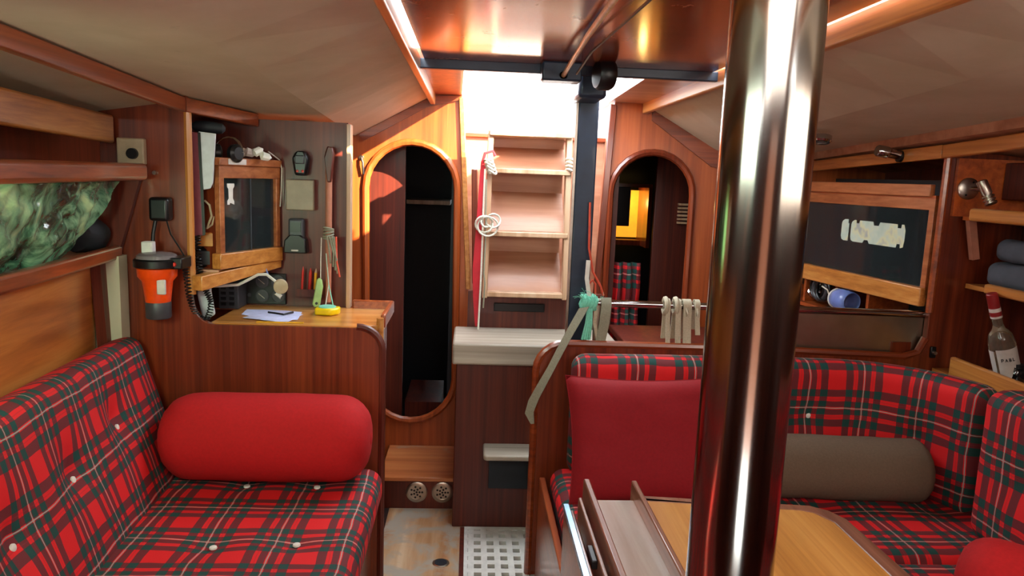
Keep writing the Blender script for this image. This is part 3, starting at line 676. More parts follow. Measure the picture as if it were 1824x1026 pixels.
# papers and pens
pp = [[(430, 560), (440, 551), (500, 553), (538, 556), (530, 570), (470, 568)], [(465, 570), (500, 560), (540, 560), (510, 575)], [(432, 566), (470, 556), (512, 566), (490, 572)]]
for k, pl in enumerate(pp):
    z = .8785+k*.0012; pts = [at(x, y, Z=z) for x, y in pl]; n = len(pts)
    m_ = MB(); m_.add(pts+[p+Vector((0, 0, .0008)) for p in pts], [tuple(range(n)), tuple(range(n, 2*n))]+[(i, (i+1) % n, (i+1) % n+n, i+n) for i in range(n)])
    tag(obj('paper_sheet', m_, 'paper', smooth=False), ('large white paper sheet lowest in the pile on the chart table', 'small loose sheet at the right of the paper pile', 'top white sheet of the paper pile on the chart table')[k], 'paper', 'papers on the chart table')
tag(obj('black_pen', MB().tube([at(478, 556, Z=.885), at(505, 560, Z=.885), at(522, 556, Z=.885)], .0035, 6), 'black_plastic'), 'black pen lying across the white papers', 'pen')
tag(obj('yellow_ruler', MB().bar((-.68, 2.385, .8795), (-.53, 2.39, .8795), .01, .003), 'yellow_pencil'), 'narrow yellow ruler along the front edge of the chart table', 'ruler')
# items on the settee end bulkhead
th = thing('thermostat', (-1.03, 2.33, 1.37), 'cream square thermostat with a black round dial on the bulkhead', 'thermostat')
obj('thermostat_case', MB().box((-1.07, 2.325, 1.368), (-.990, 2.35, 1.446)), 'cream_plastic', th, bev=.004)
obj('dial', MB().lathe([(0, .017), (.010, .016)], (-1.022, 2.325, 1.40), (0, -1, 0), 24), 'black_plastic', th)
ad = thing('black_adapter', (-.94, 2.33, 1.2), 'black plug adapter on the bulkhead above the orange lantern', 'adapter')
obj('adapter_body', MB().box((-.975, 2.305, 1.200), (-.916, 2.35, 1.272)), 'black_plastic', ad, bev=.010, seg=3)
obj('adapter_cord', MB().tube([(-.96, 2.32, 1.20), (-.966, 2.315, 1.16), (-.968, 2.31, 1.11)], .006, 8), 'black_plastic', ad)
obj('adapter_wire', MB().tube([(-.93, 2.33, 1.2), (-.92, 2.33, 1.16), (-.895, 2.33, 1.12), (-.875, 2.32, 1.09), (-.865, 2.31, 1.06)], .0025, 6), 'black_plastic', ad)
tag(obj('small_hook', MB().lathe([(0, .008), (.01, .006)], (-.968, 2.35, 1.345), (0, -1, 0), 12), 'satin_metal'), 'tiny metal hook on the bulkhead right of the thermostat', 'hook')
ep = thing('orange_lantern', (-.945, 2.28, .90), 'orange emergency lantern with grey foot in a clear bracket', 'lantern')
ax = (-.945, 2.285, 0)
obj('lantern_foot', MB().lathe([(.905, .034), (.91, .037), (.955, .037), (.96, .034)], ax, (0, 0, 1), 24), 'grey_plastic', ep, bev=.001)
obj('lantern_body', MB().lathe([(.955, .036), (.99, .040), (1.02, .044), (1.035, .056), (1.06, .058), (1.062, .05)], ax, (0, 0, 1), 24), 'orange_plastic', ep)
obj('lantern_collar', MB().lathe([(1.062, .056), (1.065, .066), (1.085, .066), (1.09, .06)], ax, (0, 0, 1), 24), 'black_plastic', ep)
obj('lantern_cap', MB().lathe([(1.09, .058), (1.10, .056), (1.106, .045), (1.11, .02)], ax, (0, 0, 1), 24), 'clear_plastic', ep)
obj('white_plug', MB().box((-.985, 2.27, 1.105), (-.952, 2.30, 1.14)), 'white_paint', ep, bev=.004)
obj('white_label', MB().box((-.930, 2.238, .985), (-.905, 2.250, 1.03)), 'label_white', ep, bev=.003)
obj('bracket', MB().box((-.90, 2.26, 1.06), (-.862, 2.34, 1.095)), 'black_plastic', ep, bev=.004)
obj('red_light', MB().lathe([(0, .007), (.004, .005)], (-.885, 2.26, 1.075), (0, -1, 0), 10), 'red_pencil', ep)
# ------------------------------------------------------------------ port hull side shelves
st = lambda x, Y: x+.07*(2.35-Y)   # the hull side narrows a little forward
def rail(name, x, z0, z1, t, mat, ya=.2, yb=2.34, bev=.008, dz=0.):
    return struct(name, MB().hexa([(st(x, ya), ya, z0-dz), (st(x, ya)+t, ya, z0-dz), (st(x, ya)+t, ya, z1-dz), (st(x, ya), ya, z1-dz), (st(x, yb), yb, z0), (st(x, yb)+t, yb, z0), (st(x, yb)+t, yb, z1), (st(x, yb), yb, z1)]), mat, bev=bev, seg=3)
rail('trim_18', -1.10, 1.428, 1.512, .02, 'honey_y', dz=-.06)         # upper board
rail('trim_19', -1.005, 1.322, 1.372, .034, 'mahogany_y', yb=2.30, bev=.012)           # thick rounded fiddle
struct('port_upper_shelf', MB().hexa([(-1.26, .2, 1.322), (st(-1.0, .2), .2, 1.322), (st(-1.0, .2), .2, 1.34), (-1.26, .2, 1.34), (-1.26, 2.34, 1.322), (-1.0, 2.34, 1.322), (-1.0, 2.34, 1.34), (-1.26, 2.34, 1.34)]), 'mahogany_y', wall_left)
rail('trim_20', -1.10, 1.078, 1.120, .03, 'mahogany_y', bev=.008, dz=.015)
struct('port_lower_shelf', MB().hexa([(-1.26, .2, 1.06), (st(-1.09, .2), .2, 1.06), (st(-1.09, .2), .2, 1.08), (-1.26, .2, 1.08), (-1.26, 2.34, 1.08), (-1.09, 2.34, 1.08), (-1.09, 2.34, 1.10), (-1.26, 2.34, 1.10)]), 'mahogany_y', wall_left)
w_ = struct('port_lower_panel', MB().hexa([(st(-1.16, .2), .2, .2), (st(-1.145, .2), .2, .2), (st(-1.13, .2), .2, 1.07), (st(-1.15, .2), .2, 1.07), (-1.16, 2.28, .2), (-1.145, 2.28, .2), (-1.13, 2.28, 1.09), (-1.15, 2.28, 1.09)]), 'wall_ply', wall_left)
struct('port_hull_liner', MB().box((-1.22, 2.29, .3), (-1.06, 2.345, 1.09)), 'cream_liner', wall_left)
struct('port_frame_post', MB().bar((-1.10, 2.295, .6), (-1.115, 2.28, 1.09), .03, .05, up=(0, 1, 0)), 'mahogany_dark', wall_left)
struct('port_end_web', MB().prism([(-1.25, 1.08), (-1.08, 1.08), (-1.0, 1.34), (-1.25, 1.34)], [], lambda x, z: (x, 2.325, z), (0, .02, 0)), 'mahogany_dark', wall_left)
# window and plastic sheeting on the shelf
win = struct('window_1', MB().box((-1.262, 1.35, 1.12), (-1.25, 1.86, 1.32)), 'window_daylight')
struct('window_frame', MB().bar((-1.25, 1.34, 1.12), (-1.25, 1.34, 1.32), .02, .02).bar((-1.25, 1.87, 1.12), (-1.25, 1.87, 1.32), .02, .02), 'mahogany_dark', win)
sh = MB(); nu, nv = 110, 40; vs = []
for i in range(nu+1):
    for j in range(nv+1):
        u, v = i/nu, j/nv; Y = 1.48+.62*u+.22*v*u
        z = 1.092+(1.318-1.092)*v
        cr = abs(pnoise(Vector((Y*7, z*9, 1))))
        env = min(1, (1.02-u)*14)
        dd = .10*env+.034*cr+.010*pnoise(Vector((Y*28, z*34, 4)))+.010*math.sin(PI*v)
        vs.append((st(-1.245, Y)+dd+.095*v, Y, z))
fs = [(i*(nv+1)+j, (i+1)*(nv+1)+j, (i+1)*(nv+1)+j+1, i*(nv+1)+j+1) for i in range(nu) for j in range(nv)]
sh.add(vs, fs); o = obj('crumpled_sheeting', sh, 'plastic_sheeting'); o.modifiers.new('s', 'SOLIDIFY').thickness = .003
tag(o, 'crumpled green plastic sheeting stuffed on the left shelf', 'plastic sheeting')
lamp('sheeting_fill', 'AREA', (-1.0, 1.15, 1.24), 6.5, (.72, 1, .66), .3, .12, direction=(-.55, 1, -.05))  # lamp added inside the cabin to brighten the sheeting
db = MB().lathe([(0, .01), (.01, .04), (.04, .052), (.10, .055), (.13, .04), (.14, .005)], (-1.14, 2.195, 1.155), (0, 1, 0), 26)
for i_, v_ in enumerate(db.v): db.v[i_] = v_+Vector((.012*pnoise(v_*14), .02*pnoise(v_*11), .015*pnoise(v_*16)))
tag(obj('dark_stuff_sack', db, 'dark_bag'), 'dark soft bag at the end of the left shelf', 'bag')
# ------------------------------------------------------------------ soft furnishing
def rrect(w, h, r, inset, n=6, flats=10):
    """rounded rectangle profile of fixed point count: list of (a, b, arc, normal)"""
    out = []; hw, hh = w/2-inset, h/2-inset; rr = max(r-inset, .002)
    W2, H2, R2 = w/2, h/2, r; arc = 0; sides = [(2*(W2-R2), (1, 0)), (2*(H2-R2), (0, 1)), (2*(W2-R2), (-1, 0)), (2*(H2-R2), (0, -1))]
    cor = [(1, -1), (1, 1), (-1, 1), (-1, -1)]
    for s_ in range(4):
        c0 = cor[s_-1]; c1 = cor[s_]
        p0 = Vector((c0[0]*(hw-rr), c0[1]*(hh-rr))); p1 = Vector((c1[0]*(hw-rr), c1[1]*(hh-rr)))
        nn = {0: Vector((0, -1)), 1: Vector((1, 0)), 2: Vector((0, 1)), 3: Vector((-1, 0))}[s_]
        m = flats if s_ % 2 == 0 else max(3, int(flats*h/w)) if flats*h/w > 3 else 3
        if s_ % 2 == 1: m = max(3, int(flats*h/w))
        L = sides[s_][0]
        for k in range(m):
            t = k/m; p = p0.lerp(p1, t)+nn*rr; out.append((p.x, p.y, arc+L*t, nn.x, nn.y))
        arc += L
        a0 = math.atan2(nn.y, nn.x)
        for k in range(n):
            a = a0+PI/2*k/n; p = p1+Vector((math.cos(a), math.sin(a)))*rr
            out.append((p.x, p.y, arc+PI/2*R2*k/n, math.cos(a), math.sin(a)))
        arc += PI/2*R2
    return out, arc
def cushion(name, path, w, h, r, parent, wdir, hdir, dents=(), depth=.02, sig=.045, n=60, uvo=(0, 0), flats=24, puff=.0, mat='tartan'):
    """path: polyline of section centres; wdir/hdir: vectors (or functions of the station) for profile axes"""
    P_ = [Vector(p) for p in path]; segL = [(P_[i+1]-P_[i]).length for i in range(len(P_)-1)]; L = sum(segL)
    st_ = [r*(1-math.cos(PI/2*k/5)) for k in range(5)]; st_ += [r+(L-2*r)*k/n for k in range(n+1)]; st_ += [L-x for x in [r*(1-math.cos(PI/2*k/5)) for k in range(5)][::-1]]
    mb = MB(); prof0, per = rrect(w, h, r, 0, flats=flats); M = len(prof0); vs = []; uvs = []
    fd = [wdir] if not callable(wdir) else None
    for s_ in st_:
        k = 0; q_ = s_
        while k < len(segL)-1 and q_ > segL[k]: q_ -= segL[k]; k += 1
        p = P_[k].lerp(P_[k+1], min(1, q_/segL[k]))
        wd = Vector(wdir(s_/L) if callable(wdir) else wdir).normalized(); hd = Vector(hdir(s_/L) if callable(hdir) else hdir).normalized()
        e = min(s_, L-s_); ins = r-math.sqrt(max(0, r*r-max(0, r-e)**2)) if e < r else 0
        pr_, _ = rrect(w, h, r, ins, flats=flats)
        for (a, b, arc, na, nb) in pr_:
            d = 0
            cl = 0
            for (du, da, side) in dents:
                if (side == 'h+' and nb > .5) or (side == 'w+' and na > .5) or (side == 'w-' and na < -.5):
                    coord = a if side[0] == 'h' else b
                    rr = math.hypot(s_-du, coord-da); d = max(d, depth*math.exp(-(rr/sig)**1.3))
            pf = puff*math.sin(PI*min(1, max(0, (s_/L))))
            q3 = p+wd*(a-na*d+na*pf)+hd*(b-nb*d+nb*pf)
            vs.append(q3); uvs.append((s_+uvo[0], arc+uvo[1]))
    fs = []; fu = []
    for i in range(len(st_)-1):
        for k in range(M):
            k2 = (k+1) % M; fs.append((i*M+k, i*M+k2, (i+1)*M+k2, (i+1)*M+k))
            a1 = uvs[i*M+k][1]; a2 = uvs[i*M+k2][1] if k2 else per+uvo[1]
            fu.append([(uvs[i*M][0], a1), (uvs[i*M][0], a2), (uvs[(i+1)*M][0], a2), (uvs[(i+1)*M][0], a1)])
    for e_, i in ((0, 0), (1, len(st_)-1)):
        fs.append(tuple(range(i*M, i*M+M)) if e_ else tuple(range(M))[::-1])
        pr_, _ = rrect(w, h, r, r, flats=flats)
        u = [(pr_[k][1]+.05, pr_[k][0]+.05) for k in range(M)]; fu.append(u if e_ else u[::-1])
    mb.add(vs, fs); mb.uv = {i: u for i, u in enumerate(fu)}
    return obj(name, mb, mat, parent)
def button(par, p, nrm, r=.010):
    nrm = Vector(nrm).normalized(); obj('button', MB().lathe([(-.002, r*.8), (0, r), (.004, r*.9), (.006, r*.4)], p, nrm, 14), 'white_rubber', par)
# port settee: seat cushion
ps_ = thing('left_settee', (-.6, 1.3, 0), 'tartan upholstered settee along the left side with buttoned back', 'settee')
seatdents = []; y_start = .3
bt_seat = [(-.628, 1.797), (-.423, 1.815), (-.443, 2.171), (-.654, 2.172), (-.628, 1.42), (-.423, 1.42)]
# the seat section runs fore and aft; profile w = across (x), h = thickness (z)
scx, sw = -.60, .70
sd = [(y-y_start, x-scx, 'h+') for x, y in bt_seat]
cushion('seat_cushion', [(scx, y_start, .36), (scx-.01, 2.335, .36)], sw, .125, .05, ps_, (1, 0, 0), (0, 0, 1), sd, .016, .05, 110, (.04, .02), 40, mat='tartan_seat')
for x, y in bt_seat[:4]: button(ps_, (x, y, .412), (0, 0, 1))
obj('seat_base', MB().box((-1.05, .2, 0), (-.30, 2.345, .30)), 'mahogany_v', ps_, bev=.004)
# back cushion
b_lo = Vector((-.955, 2.33, .58)); lean = Vector((-.30, 0, 1)).normalized(); outn = Vector((lean.z, 0, -lean.x))
bc0 = Vector((-1.0+.115, .3, .60)); bc1 = Vector((-1.005, 2.33, .60))
bd = [(1.482-.3, .0, 'w-'), (1.718-.3+.02, .0, 'w-'), (1.942-.3+.02, .0, 'w-')]
bvis = []
Lb = (bc1-bc0).length
def onback(x, y):
    """pixel -> station and height on the front plane of the back cushion"""
    r = ROT @ Vector((x-912, 513-y, -FPX)); d = (bc1-bc0).normalized(); nn = d.cross(lean).normalized(); 
    if nn.x < 0: nn = -nn
    p0 = bc0+nn*.06; t = (p0-EYE).dot(nn)/r.dot(nn); p = EYE+r*t
    return (p-bc0).dot(d), (p-bc0).dot(lean), p, nn
dn = []
for px in ((43, 970), (147, 850), (223, 757)):
    s_, c_, p, nn = onback(*px); dn.append((s_, c_, 'h+')); bvis.append((p-nn*.024, nn))
cushion('back_cushion', [bc0, bc1], .49, .12, .045, ps_, tuple(-lean), tuple(bvis[0][1]), [(s_, -c_, k) for s_, c_, k in dn], .036, .06, 130, (.06, .04), 34, .004, mat='tartan_back')
for p, nn in bvis: button(ps_, p, nn, .009)
# bolster on the left settee
def bolster(name, c0, c1, R, mat, label, bulge=.0, end=.7):
    c0, c1 = Vector(c0), Vector(c1); L = (c1-c0).length; prof = []
    e = R*end
    for k in range(9): a = PI/2*k/8; prof.append((e*(1-math.cos(a)), R*(.16+.84*math.sin(a)**.8)))
    for k in range(1, 12): t = k/12; prof.append((e+(L-2*e)*t, R*(1+bulge*math.sin(PI*t))))
    for k in range(9): a = PI/2*(1-k/8); prof.append((L-e*(1-math.cos(a)), R*(.16+.84*math.sin(a)**.8)))
    th = thing(name, tuple(c0.lerp(c1, .5)-Vector((0, 0, R))), label, 'bolster')
    mb = MB().lathe(prof, c0, c1-c0, 48)
    axd = (c1-c0).normalized()
    for i, v in enumerate(mb.v):
        q = v-c0; t = q.dot(axd); rad = q-axd*t
        a = math.atan2(rad.z, rad.dot(axd.cross(Vector((0, 0, 1)))))
        ed = min(t, L-t)/e
        if ed < 1 and rad.length > 1e-4: rad2 = rad*(1+.022*math.sin(a*17+t*3)*(1-ed)); mb.v[i] = c0+axd*t+rad2
        if rad.length > 1e-4: mb.v[i] = mb.v[i]+rad.normalized()*.004*pnoise(v*9)
    obj('bolster_cover', mb, mat, th)
    for cc, sgn in ((c0, -1), (c1, 1)): obj('end_gather', MB().lathe([(0, R*.17), (.004, R*.12)], cc-axd*.001*sgn, axd*sgn, 16), mat, th)
    return th
bolster('red_bolster', (-.905, 2.20, .562), (-.285, 2.20, .562), .130, 'red_cloth', 'plump red bolster cushion lying against the left settee end', .02, .75)
# ------------------------------------------------------------------ starboard settee and bulkhead
rb = []
rb += [(.235, 0), (1.86, 0), (1.86, 1.50), (1.573, 1.52), (1.573, .88)]
for k in range(1, 7): a = PI/2*k/6; rb.append((1.573-.07*(1-math.cos(a)), .88-.066*math.sin(a)))
rb += [(1.30, .812), (.36, .832)]
for k in range(7): a = PI/2*k/6; rb.append((.33-.095*math.sin(a), .735+.095*math.cos(a)))
wg = struct('wall_galley', MB().prism(rb, [], lambda x, z: (x, YG, z), (0, .025, 0)), 'mahogany_v', bev=.002)
t = MB().tube([(1.573, YG+.004, 1.49), (1.573, YG+.004, .97)], .012, 8); struct('trim_21', t, 'mahogany_y')
pts = [(.236, YG+.005, 0), (.236, YG+.005, .70)]+[(.33-.095*math.cos(PI/2*k/6), YG+.005, .735+.095*math.sin(PI/2*k/6)) for k in range(7)]+[(1.0, YG+.005, .828), (1.50, YG+.005, .814), (1.55, YG+.005, .83), (1.572, YG+.005, .88)]
t = MB().tube(pts, .013, 8); struct('trim_22', t, 'mahogany_x')
sp = thing('galley_splash_panel', (1.3, 2.45, .81), 'brushed steel panel behind the galley rail', 'panel')
obj('steel_sheet', MB().box((.93, 2.428, .80), (1.60, 2.432, .945)), 'brushed_steel', sp); obj('steel_lip', MB().box((.93, 2.428, .945), (1.60, 2.50, .95)), 'brushed_steel', sp)
rl = thing('galley_grab_rail', (1.0, 2.43, .96), 'long stainless grab rail above the galley bulkhead', 'rail')
obj('rail_tube', MB().tube([(.405, 2.43, .966), (1.0, 2.43, .964), (1.585, 2.43, .958)], .0125, 14), 'chrome', rl)
for x in (.425, .92): obj('rail_stanchion', MB().box((x, 2.42, .82), (x+.035, 2.445, .98)), 'satin_metal', rl, bev=.004)
# starboard settee
rs = thing('right_settee', (1.0, 2.0, 0), 'tartan upholstered corner settee around the table on the right', 'settee')
cushion('seat_cushion', [(.29, 2.06, .36), (1.60, 2.06, .36)], .60, .125, .045, rs, (0, -1, 0), (0, 0, 1), [(.4, 0, 'h+'), (.8, 0, 'h+'), (1.15, .0, 'h+')], .012, .05, 80, (.02, .03), 30)
cushion('seat_cushion', [(1.31, .4, .36), (1.31, 1.758, .36)], .58, .125, .045, rs, (1, 0, 0), (0, 0, 1), [], .012, .05, 60, (.02, .03), 30)
obj('seat_base', MB().prism([(.27, 2.34), (.27, 1.78), (1.04, 1.78), (1.04, .3), (1.6, .3), (1.6, 2.34)], [], lambda x, y: (x, y, 0), (0, 0, .298)), 'mahogany_v', rs, bev=.003)
obj('seat_front_lip', MB().box((.255, 1.2, .0), (.275, 2.34, .385)), 'mahogany_y', rs, bev=.003)
bp = [(.345, 2.335, .605), (1.20, 2.335, .605)]
for k in range(1, 10):
    a = PI/2*k/9*.82; bp.append((1.20+.36*math.sin(a), 2.335-.36*(1-math.cos(a)), .605))
ex, ey = bp[-1][0], bp[-1][1]; bp.append((ex+.012, ey-.05, .605))
Lc = [0]
for i in range(len(bp)-1): Lc.append(Lc[-1]+(Vector(bp[i+1])-Vector(bp[i])).length)
def curve_n(t):
    s_ = t*Lc[-1]; 
    if s_ < Lc[1]: return Vector((0, -1, 0))
    for i in range(1, len(Lc)-1):
        if s_ <= Lc[i+1]+1e-6:
            d = (Vector(bp[i+1])-Vector(bp[i])).normalized(); 
            dp = (Vector(bp[i])-Vector(bp[i-1])).normalized(); u = (s_-Lc[i])/(Lc[i+1]-Lc[i]); 
            dn_ = (Vector(bp[min(i+2, len(bp)-1)])-Vector(bp[min(i+1, len(bp)-2)])).normalized()
            dd = ((dp+d)*.5).lerp((d+dn_)*.5, u); return Vector((dd.y, -dd.x, 0)).normalized()
    return Vector((-1, 0, 0))
cushion('back_cushion', bp, .41, .11, .045, rs, (0, 0, -1), curve_n, [(1.132-.345, -.027, 'h+'), (1.454-.345+.05, .0, 'h+'), (.43, -.027, 'h+')], .018, .045, 110, (-.02, .055), 30, .004)
button(rs, (1.132, 2.335-.055-.0+.016, .632), (0, -1, 0)); 
button(rs, (1.405, 2.285-.055+.018, .607), (-.45, -1, 0))
# forward part of the backrest along the hull
rc0 = Vector((1.47, 1.885, .645)); rc1 = Vector((1.50, .4, .645))
cushion('back_cushion', [rc0, rc1], .43, .13, .05, rs, (0, 0, -1), (-1, 0, -.0), [(.20, -.0, 'h+'), (.6, 0, 'h+')], .022, .05, 80, (.07, .03), 30, .004)
button(rs, (1.47-.045, 1.69, .65), (-1, 0, 0))
# square red pillow
pw = thing('red_square_pillow', (.52, 2.1, .43), 'flat square red pillow leaning on the right settee back', 'pillow')
mb = MB(); N = 28; vs = []; 
pc = Vector((.545, 2.12, .60)); pu = Vector((1, .02, 0)); pv = Vector((-.04, .30, 1)).normalized(); pn = pu.cross(pv).normalized()
for side in (1, -1):
    for i in range(N+1):
        for j in range(N+1):
            a, b = i/N*2-1, j/N*2-1
            pinch = 1-.07*(1-abs(b)**2)*abs(a)**3; pinch2 = 1-.07*(1-abs(a)**2)*abs(b)**3
            th_ = .060*((1-a**4)*(1-b**4))**.55
            wr = .004*pnoise(Vector((a*4, b*4, side)))
            vs.append(pc+pu*a*pinch*.235+pv*b*pinch2*.192+pn*side*(th_+wr*(1 if th_ > .01 else 0)))
fs = []; K = (N+1)**2
for s_ in (0, 1):
    for i in range(N):
        for j in range(N): fs.append((s_*K+i*(N+1)+j, s_*K+(i+1)*(N+1)+j, s_*K+(i+1)*(N+1)+j+1, s_*K+i*(N+1)+j+1))
mb.add(vs, fs); obj('pillow_cover', mb, 'crimson_cloth', pw)
edge = []
for i in range(N): edge.append(vs[i*(N+1)])
for j in range(N): edge.append(vs[N*(N+1)+j])
for i in range(N): edge.append(vs[(N-i)*(N+1)+N])
for j in range(N): edge.append(vs[N-j])
obj('pillow_seam', MB().tube(edge, .0022, 5, closed=True), 'crimson_cloth', pw)
bolster('taupe_bolster', (.82, 2.15, .520), (1.445, 2.13, .513), .098, 'taupe_cloth', 'taupe grey bolster cushion lying along the right settee back', .0, .45)
bolster('crimson_bolster', (1.10, 1.47, .545), (1.36, 1.20, .545), .10, 'red_cloth', 'crimson bolster cushion in the lower right corner on the settee', .0, .8)
# ------------------------------------------------------------------ table
tb = thing('saloon_table', (.55, 1.2, 0), 'folding saloon table with honey top and fiddled centre trough', 'table')
tz = .70
top = [(.385, .93), (.80, .93), (.80, 1.20), (.795, 1.40), (.775, 1.44), (.745, 1.462), (.385, 1.502)]
obj('tabletop', MB().prism([(.385, .96), (.765, .96), (.762, 1.385), (.74, 1.425), (.715, 1.438), (.385, 1.475)], [], lambda x, y: (x, y, tz-.02), (0, 0, .021)), 'oak_table', tb, bev=.002)
edg = MB().prism([(.383, .94), (.80, .94), (.80, 1.20), (.795, 1.40), (.775, 1.44), (.745, 1.462), (.383, 1.502)], [[(.386, .96), (.764, .96), (.761, 1.384), (.739, 1.424), (.714, 1.437), (.386, 1.474)]], lambda x, y: (x, y, tz-.024), (0, 0, .026))
obj('table_edging', edg, 'table_edge', tb, bev=.003)
obj('centre_trough', MB().box((.275, .94, tz-.05), (.375, 1.505, tz-.012)), 'worn_tray', tb)
obj('table_fiddle', MB().box((.372, .94, tz-.03), (.384, 1.535, tz+.022)), 'table_edge', tb, bev=.003)
obj('table_fiddle', MB().box((.266, .94, tz-.05), (.280, 1.54, tz+.022)), 'table_edge', tb, bev=.003)
obj('side_rail', MB().box((.250, .94, tz-.06), (.258, 1.50, tz-.004)), 'table_edge', tb, bev=.002)
obj('aluminium_strip', MB().box((.212, .94, tz-.012), (.226, 1.465, tz-.002)), 'blue_aluminium', tb, bev=.002)
obj('folded_leaf', MB().box((.214, .94, .22), (.236, 1.46, tz-.014)), 'mahogany_x', tb, bev=.003)
obj('leaf_latch', MB().box((.238, 1.24, tz-.025), (.249, 1.30, tz-.008)), 'black_plastic', tb, bev=.002)
obj('pedestal', MB().box((.30, 1.0, 0), (.37, 1.4, tz-.05)), 'mahogany_v', tb, bev=.004)
# compression pole
ms = thing('mast_pole', (.339, .85, 0), 'polished stainless compression pole in the foreground', 'pole')
obj('pole_tube', MB().lathe([(0, .0525), (1.708, .0525)], (.338, .85, 0), (0, 0, 1), 96), 'mast_steel', ms)
obj('pole_foot', MB().lathe([(0, .085), (.008, .085), (.012, .056)], (.338, .85, 0), (0, 0, 1), 40), 'chrome', ms)
# ------------------------------------------------------------------ galley cabinet (starboard aft)
gc = thing('galley_locker', (1.52, 2.85, 1.0), 'long wooden galley locker with two dark sliding glass panes', 'cabinet')
G0, G1 = Vector((1.566, 2.432, 0)), Vector((1.445, 3.26, 0))
gn_ = Vector((-(G1.y-G0.y), (G1.x-G0.x), 0)).normalized(); 
if gn_.x > 0: gn_ = -gn_
def ga(t, z, off=0): return G0.lerp(G1, t)+Vector((0, 0, z))+gn_*off
def gslab(t0, t1, z0, z1, o0, o1, z0b=None, z1b=None):
    z0b = z0 if z0b is None else z0b; z1b = z1 if z1b is None else z1b
    return MB().hexa([ga(t0, z0, o0), ga(t1, z0b, o0), ga(t1, z1b, o0), ga(t0, z1, o0), ga(t0, z0, o1), ga(t1, z0b, o1), ga(t1, z1b, o1), ga(t0, z1, o1)])
obj('frame_top', gslab(0, 1, 1.315, 1.355, -.02, 0), 'cedar_y', gc, bev=.002)
obj('top_fiddle', gslab(.02, 1, 1.36, 1.402, -.01, .012), 'cedar_y', gc, bev=.003)
obj('frame_side', gslab(0, .03, 1.02, 1.32, -.02, 0), 'cedar_y', gc, bev=.002)
obj('frame_side', gslab(.97, 1, 1.02, 1.32, -.02, 0), 'cedar_y', gc, bev=.002)
obj('glass_pane', gslab(.03, .60, 1.045, 1.318, -.010, -.006), 'smoked_pane', gc)
obj('glass_pane', gslab(.56, .97, 1.045, 1.318, -.018, -.014), 'smoked_pane', gc)
obj('bottom_fiddle', gslab(0, 1, .985, 1.050, -.012, .018), 'honey_y', gc, bev=.004)
obj('locker_back', gslab(0, 1, .85, 1.42, -.20, -.19), 'dark_bag', gc)
obj('locker_shelf', gslab(0, 1, 1.0, 1.015, -.19, -.012), 'mahogany_y', gc)
obj('locker_shelf', gslab(0, 1, 1.355, 1.365, -.19, .0), 'mahogany_y', gc)
obj('cubby_floor', gslab(0, 1, .87, .885, -.19, .02), 'mahogany_y', gc)
for t in (.33, .56, .82): obj('divider', gslab(t, t+.018, .885, 1.0, -.18, .0), 'mahogany_y', gc, bev=.002)
obj('galley_base', MB().hexa([ga(0, 0, -.19), ga(1, 0, -.19), ga(1, .86, -.19), ga(0, .86, -.19), ga(0, 0, .1), ga(1, 0, .1), ga(1, .86, .1), ga(0, .86, .1)]), 'mahogany_v', gc)
u2 = (G1-G0).normalized()
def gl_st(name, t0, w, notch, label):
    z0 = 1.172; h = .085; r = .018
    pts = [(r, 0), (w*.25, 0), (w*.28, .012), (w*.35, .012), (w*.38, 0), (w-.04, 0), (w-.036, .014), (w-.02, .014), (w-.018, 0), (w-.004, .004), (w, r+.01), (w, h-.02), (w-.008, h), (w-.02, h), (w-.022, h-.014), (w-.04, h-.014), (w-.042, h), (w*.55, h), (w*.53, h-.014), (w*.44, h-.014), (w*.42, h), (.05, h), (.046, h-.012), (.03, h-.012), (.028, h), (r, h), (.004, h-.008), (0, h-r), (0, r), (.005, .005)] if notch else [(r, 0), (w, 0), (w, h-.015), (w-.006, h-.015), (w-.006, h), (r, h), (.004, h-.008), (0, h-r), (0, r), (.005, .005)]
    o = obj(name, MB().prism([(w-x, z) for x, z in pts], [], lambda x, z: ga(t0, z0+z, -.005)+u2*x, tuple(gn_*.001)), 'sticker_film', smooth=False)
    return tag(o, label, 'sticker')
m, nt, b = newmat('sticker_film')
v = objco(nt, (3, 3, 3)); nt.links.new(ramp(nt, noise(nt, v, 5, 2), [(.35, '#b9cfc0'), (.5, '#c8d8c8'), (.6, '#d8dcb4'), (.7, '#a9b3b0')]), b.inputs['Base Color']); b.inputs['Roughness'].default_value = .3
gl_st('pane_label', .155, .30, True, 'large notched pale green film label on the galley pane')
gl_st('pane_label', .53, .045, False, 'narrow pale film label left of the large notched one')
# things in the cubbies
gz = thing('swimming_goggles', (1.49, 3.0, .885), 'black and clear diving mask lying in the left galley cubby', 'goggles')
gp0 = ga(.78, .955, .0)
for k in range(4): obj('goggle_ring', MB().tube([gp0+u2*(-.10*k*.35)+Vector((0, 0, .045*math.sin(a)+.0))+u2*.045*math.cos(a)+gn_*(.01*k-.02) for a in [2*PI*i/20 for i in range(20)]], .006 if k % 2 else .009, 8, closed=True), ('chrome', 'black_plastic', 'grey_plastic', 'black_plastic')[k], gz)
bz = thing('blue_goggles', (1.52, 2.8, .885), 'translucent blue mask with a strap in the middle galley cubby', 'goggles')
bp0 = ga(.50, .935, .0)
obj('lens_shell', MB().lathe([(-.05, .038), (-.02, .044), (.02, .044), (.05, .036)], bp0, u2, 26, cap=False), 'blue_plastic', bz).modifiers.new('s', 'SOLIDIFY').thickness = .003
obj('rim', MB().tube([bp0+u2*.05+Vector((0, 0, .037*math.sin(a)))+gn_*.037*math.cos(a) for a in [2*PI*i/24 for i in range(24)]], .004, 8, closed=True), 'white_rubber', bz)
